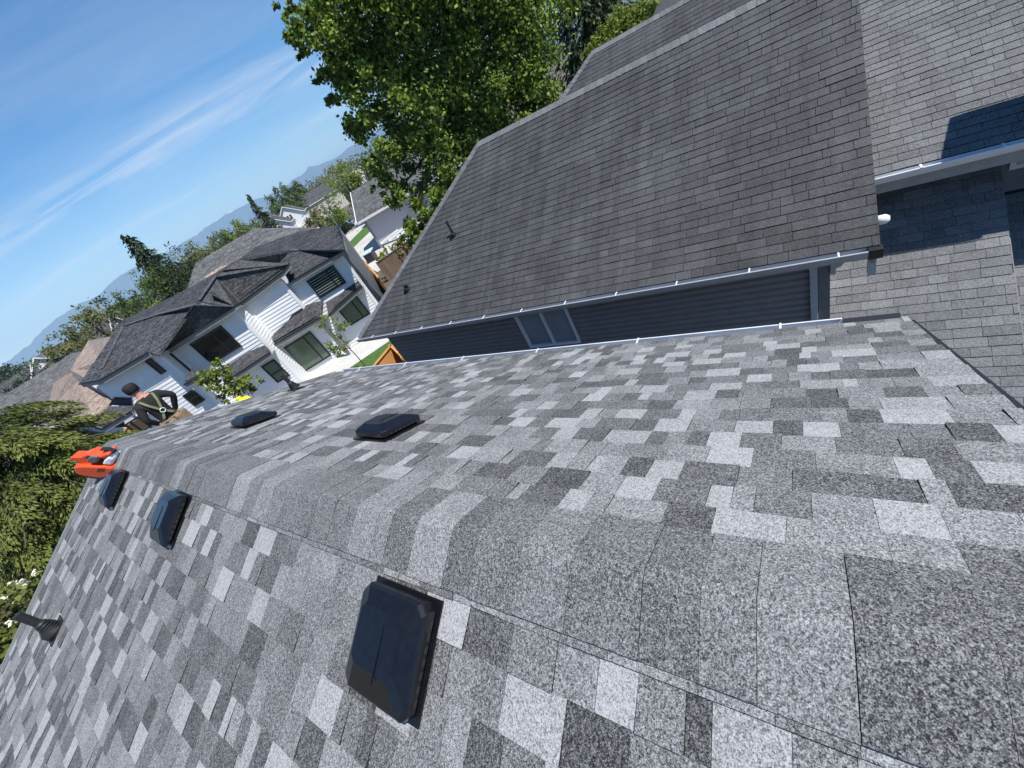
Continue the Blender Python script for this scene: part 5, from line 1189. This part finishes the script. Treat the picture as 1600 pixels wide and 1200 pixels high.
# wooded plain between the yards and the mountains
# ------------------------------------------------------------------ air
hz_ = MB(); hz_.box((-9000, -3000, -1.0), (12000, 12000, 560.0)); M_HZ = bpy.data.materials.new('haze_air'); M_HZ.use_nodes = True; N = M_HZ.node_tree.nodes; N.clear(); oo = N.new('ShaderNodeOutputMaterial'); pv = N.new('ShaderNodeVolumePrincipled')
pv.inputs['Color'].default_value = (0.52, 0.76, 1.0, 1); pv.inputs['Density'].default_value = 0.00013; pv.inputs['Anisotropy'].default_value = -0.4
M_HZ.node_tree.links.new(pv.outputs[0], oo.inputs['Volume']); hz = hz_.build('haze', M_HZ); hz['kind'] = 'stuff'
# ------------------------------------------------------------------ roofer standing on the wing roof
PY = 10.5
def pp(px, dy=0.0): r = ray(px); return EYE+r*((PY+dy)/r[1])
def skin_body(name, verts, edges, radii, root, sub=2):
    me = bpy.data.meshes.new(name+'_cage'); me.from_pydata([tuple(v) for v in verts], edges, []); o = bpy.data.objects.new(name+'_cage', me); COL.objects.link(o)
    sk = o.modifiers.new('skin', 'SKIN'); sk.use_smooth_shade = True
    lay_ = me.skin_vertices[0] if len(me.skin_vertices) else None
    if lay_ is None:
        bm = bmesh.new(); bm.from_mesh(me); bm.verts.layers.skin.verify(); bm.to_mesh(me); bm.free(); lay_ = me.skin_vertices[0]
    for i, r in enumerate(radii): lay_.data[i].radius = (r, r) if isinstance(r, (int, float)) else r; lay_.data[i].use_root = (i == root)
    sb_ = o.modifiers.new('sub', 'SUBSURF'); sb_.levels = sub; sb_.render_levels = sub
    dg = bpy.context.evaluated_depsgraph_get(); dg.update(); m2 = bpy.data.meshes.new_from_object(o.evaluated_get(dg)); bpy.data.objects.remove(o); bpy.data.meshes.remove(me); m2.name = name; return m2
M_SKIN = mat('skin', (0.36, 0.18, 0.125), 0.55, var=0.1, vscale=12)
M_SHIRT = mat('black_sweater', (0.016, 0.015, 0.015), 0.85, var=0.3, vscale=9, bump=0.5, bscale=14)
M_TROU = mat('dark_trousers', (0.03, 0.03, 0.035), 0.85, var=0.2, vscale=8, bump=0.4, bscale=16)
M_CAP = mat('black_cap', (0.010, 0.010, 0.011), 0.8, var=0.2, vscale=12, bump=0.3, bscale=40)
M_STRAP = mat('olive_webbing', (0.17, 0.185, 0.08), 0.7, var=0.15, vscale=30)
M_TAN = mat('tan_canvas', (0.22, 0.155, 0.10), 0.85, var=0.25, vscale=9, bump=0.5, bscale=18)
M_RED = mat('red_glove', (0.35, 0.06, 0.05), 0.7)
cx = pp((227, 623))[0]; zw = pp((256, 648))[2]-0.09; ft = WZ
X = lambda dx, dy, z: np.array([cx+dx, PY+dy, z])
nk = pp((213, 615))[2]-0.09; hd = pp((201, 607))[2]-0.09
sh = nk-0.09
hipz = zw-0.06
V = [X(0, 0, hipz), X(0, 0.0, zw+0.10), X(0, -0.01, zw+0.28), X(0, -0.02, sh-0.02), X(0, 0.02, nk), X(-0.005, 0.06, hd-0.04), X(-0.01, 0.07, hd+0.08),
     X(0.19, -0.01, sh-0.04), X(0.36, -0.06, sh-0.21), X(0.20, 0.10, zw+0.02), X(0.15, 0.16, zw-0.02),
     X(-0.19, 0.0, sh-0.05), X(-0.31, -0.04, sh-0.31), X(-0.18, 0.12, zw-0.02), X(-0.12, 0.17, zw-0.06),
     X(0.11, 0, hipz-0.06), X(0.14, 0.05, hipz-0.47), X(0.15, -0.02, ft+0.09), X(0.16, 0.16, ft+0.045),
     X(-0.11, 0, hipz-0.06), X(-0.14, 0.03, hipz-0.47), X(-0.15, -0.04, ft+0.09), X(-0.16, 0.14, ft+0.045)]
E_ = [(0, 1), (1, 2), (2, 3), (3, 4), (4, 5), (5, 6), (3, 7), (7, 8), (8, 9), (9, 10), (3, 11), (11, 12), (12, 13), (13, 14), (0, 15), (15, 16), (16, 17), (17, 18), (0, 19), (19, 20), (20, 21), (21, 22)]
Rr = [(0.17, 0.14), (0.165, 0.125), (0.185, 0.13), (0.13, 0.11), 0.062, 0.088, 0.082, 0.098, 0.068, 0.050, 0.036, 0.098, 0.068, 0.050, 0.036, 0.105, 0.072, 0.052, 0.045, 0.105, 0.072, 0.052, 0.045]
for hnd, sg in ((10, 1), (14, -1)):            # fingers and thumb on each hand
    base_ = V[hnd]
    for f in range(4):
        a = base_+np.array([-sg*0.02+0.022*(f-1.5), 0.035, -0.01*f]); b = a+np.array([-sg*0.018, 0.045-0.006*abs(f-1.5), -0.02]); c = b+np.array([-sg*0.022, 0.012, -0.028]); i = len(V)
        V += [a, b, c]; E_ += [(hnd, i), (i, i+1), (i+1, i+2)]; Rr += [0.011, 0.0095, 0.008]
    i = len(V); a = base_+np.array([-sg*0.035, -0.005, 0.012]); V += [a, a+np.array([-sg*0.035, 0.02, -0.005])]; E_ += [(hnd, i), (i, i+1)]; Rr += [0.012, 0.010]
person = thing('person', (cx, PY, ft), 'roofer in black cap and sweater wearing a harness, back turned', 'person')
bmsh = skin_body('body', V, E_, Rr, 0)
co = np.array([v.co for v in bmsh.vertices]); 
for m in (M_SHIRT, M_SKIN, M_TROU, M_RED): bmsh.materials.append(m)
SK = np.array(V); part = np.array([0 if i in (1, 2, 3, 7, 8, 9, 11, 12, 13) else (2 if i in (0, 15, 16, 17, 18, 19, 20, 21, 22) else (1 if i in (4, 5, 6) or i == 14 or i > 35 else 1)) for i in range(len(V))])
for pl_ in bmsh.polygons:
    c = np.mean(co[list(pl_.vertices)], 0); k = np.argmin(np.sum((SK-c)**2, 1)); mi = part[k]
    if k == 10 or 23 <= k <= 36: mi = 3
    if c[2] < nk-0.03 and k == 4: mi = 0
    pl_.material_index = int(mi)
bmsh.transform(Matrix.Translation((-cx, -PY, -ft))); body = bpy.data.objects.new('body', bmsh); COL.objects.link(body); body.parent = person
# cap: crown, band and brim; ears
hc = X(-0.008, 0.06, hd+0.03)
b = MB(); rings = []
for k, (r, z, o) in enumerate(((0.108, -0.05, 0), (0.120, 0.0, 0), (0.120, 0.07, 0.0), (0.105, 0.105, 0.0), (0.065, 0.128, 0), (0.01, 0.135, 0))): rings.append((r, z))
b.tube([hc+np.array([0, 0, z]) for r, z in rings], [r for r, z in rings], 20); b.build('cap', M_CAP, person, smooth=True)
b = MB(); b.slab([hc+np.array([0.10*math.cos(a)*1.0, 0.08+0.13*math.sin(a), 0.0]) for a in np.linspace(0, math.pi, 10)], 0.012, (0, 0, 1)); b.build('cap_brim', M_CAP, person)
for sg in (-1, 1):
    b = MB(); b.tube([X(sg*0.083, 0.055, hd-0.055), X(sg*0.094, 0.05, hd-0.025), X(sg*0.088, 0.05, hd+0.005)], [0.010, 0.017, 0.010], 8); b.build('ear', M_SKIN, person, smooth=True)
b = MB(); b.tube([X(0, 0.145, hd-0.0), X(0, 0.175, hd-0.04), X(0, 0.15, hd-0.055)], [0.008, 0.016, 0.012], 8); b.build('nose', M_SKIN, person, smooth=True)
# harness
rg = X(0, -0.165, zw+0.20)
def strap(pts, w=0.042):
    b = MB()
    for p, q in zip(pts[:-1], pts[1:]): b.beam(p, q, w, 0.008, up=(0, -1, 0.25))
    b.build('harness_strap', M_STRAP, person)
strap([rg, X(0.09, -0.16, sh-0.10), X(0.13, -0.12, sh+0.035), X(0.12, 0.06, sh+0.055)]); strap([rg, X(-0.09, -0.16, sh-0.10), X(-0.13, -0.12, sh+0.03), X(-0.12, 0.06, sh+0.05)])
strap([rg, X(0.10, -0.155, zw+0.06), X(0.17, -0.06, zw-0.02)]); strap([rg, X(-0.10, -0.155, zw+0.06), X(-0.17, -0.06, zw-0.02)])
b = MB(); n_ = 14; b.tube([rg+np.array([0.045*math.cos(a), -0.012, 0.045*math.sin(a)]) for a in np.linspace(0, 2*math.pi, n_)], 0.010, 6, cap=False); b.build('dorsal_ring', M_GUT, person)
b = MB(); b.obox(rg, ((1, 0, 0), (0, 1, 0), (0, 0, 1)), (0.05, 0.006, 0.055)); b.build('ring_pad', M_CAP, person, bevel=0.01)
# tan tool pouch belt
for k, (dx, dy, w_, h_) in enumerate(((0.20, -0.03, 0.085, 0.13), (0.10, -0.17, 0.075, 0.12), (-0.05, -0.185, 0.07, 0.11), (-0.19, -0.06, 0.08, 0.13))):
    b = MB(); c = X(dx, dy, zw-0.14); b.box(c-np.array([w_, 0.06, h_]), c+np.array([w_, 0.06, h_])); po = b.build('tool_pouch', M_TAN, person, bevel=0.035)
b = MB(); b.tube([X(0.195*math.cos(a), 0.155*math.sin(a), zw-0.02) for a in np.linspace(0, 2*math.pi, 20)], 0.026, 6, cap=False); b.build('belt', M_TAN, person)
# ------------------------------------------------------------------ bundles and the yellow jug
bs = X(0, 0, 0); jx = on_plane((375, 624), (0, 7.45, 0), (0, 1, 0))
zt_ = jx[2]-0.36; z = WZ; i = 0; lbs = []
nB_ = min(5, max(1, int((zt_-WZ)/0.09))); hB = (zt_-WZ)/nB_
ords = ['lowest', 'second lowest', 'third', 'fourth', 'fifth', 'sixth', 'seventh']
for k in range(nB_):
    b = MB(); a = 0.03*(-1)**k; b.box((jx[0]-0.5+a, 7.30, WZ+k*hB+0.001), (jx[0]+0.45+a, 7.63, WZ+(k+1)*hB-0.001)); tag(b.build('shingle_bundle', mat('bundle_wrap', (0.22, 0.22, 0.23), 0.5, var=0.2, vscale=7), bevel=0.02), ['lowest','second lowest','middle','second highest','topmost','extra'][k]+' shingle bundle of the stack under the yellow jug', 'bundle', 'stacked shingle bundles')
jug = thing('yellow_jug', (jx[0], 7.46, zt_), 'bright yellow jug showing just above the far roof edge', 'jug')
b = MB(); c = np.array([jx[0], 7.46, zt_]); b.tube([c+np.array([0, 0, z]) for z in (0, 0.03, 0.27, 0.33, 0.36)], [0.12, 0.14, 0.145, 0.12, 0.05], 18); b.build('body', mat('yellow_plastic', (0.78, 0.72, 0.02), 0.4), jug, smooth=True)
b = MB(); b.tube([c+np.array([0, 0, 0.36]), c+np.array([0, 0, 0.40])], 0.045, 12); b.build('cap', MATS['yellow_plastic'], jug)
# ------------------------------------------------------------------ orange blower on the ridge end
bp0 = on_plane((197, 716), (0, 5.80, 0), (0, 1, 0)); bd = np.array([-0.42, 0.907, 0.0]); bn = np.array([-bd[1], bd[0], 0]); bn = bn if bn @ (EYE-bp0) > 0 else -bn
bl = thing('leaf_blower', tuple(bp0), 'orange handheld blower lying on the vent at the ridge end', 'blower')
M_OR = mat('orange_plastic', (0.72, 0.075, 0.012), 0.35, var=0.08, vscale=15, spec=0.5, coat=0.2)
M_GRY = mat('grey_engine_cover', (0.12, 0.12, 0.12), 0.5, var=0.2, vscale=20)
M_TANK = mat('white_tank', (0.75, 0.75, 0.78), 0.35)
def bpx(x, y, o=0.0): return on_plane((100+0.1*x, 680+0.1*y), bp0+bn*o, bn)
def bpart(name, pts, o, th, m, bev=0.008, parent=None):
    b = MB(); b.slab([bpx(x, y, 0)+bn*o for x, y in pts], th, bn); return b.build(name, m, parent or bl, bevel=bev)
hull = bpart('housing', [(250, 400), (300, 392), (430, 385), (700, 402), (820, 405), (880, 370), (960, 340), (975, 400), (940, 490), (850, 545), (640, 572), (340, 530), (275, 485)], 0.09, 0.18, M_OR, 0.02)
bpart('handle', [(145, 320), (165, 292), (310, 292), (380, 262), (455, 240), (470, 262), (400, 310), (450, 345), (520, 372), (520, 400), (400, 396), (300, 385), (230, 345), (160, 345)], 0.05, 0.10, M_OR, 0.012)
bpart('upper_guard', [(440, 240), (640, 262), (740, 225), (780, 245), (700, 300), (640, 290), (450, 262)], 0.06, 0.12, M_OR, 0.01)
bpart('engine_cover', [(440, 300), (490, 252), (600, 255), (630, 300), (600, 355), (450, 352)], 0.075, 0.15, M_GRY, 0.015)
bpart('fuel_tank', [(665, 385), (700, 320), (770, 262), (840, 310), (850, 350), (830, 395)], 0.07, 0.14, M_TANK, 0.02)
bpart('carry_strap', [(580, 205), (700, 205), (790, 235), (810, 262), (770, 255), (690, 222), (580, 222)], 0.02, 0.04, M_CAP, 0.004)
bpart('underside', [(340, 532), (640, 574), (850, 547), (940, 494), (945, 530), (850, 590), (600, 605), (420, 580)], 0.075, 0.15, M_DARKMETAL, 0.012)
for x in (620, 660, 700): bpart('slot', [(x, 465), (x+28, 412), (x+42, 412), (x+16, 465)], 0.0935, 0.006, M_DARKMETAL, 0.0)
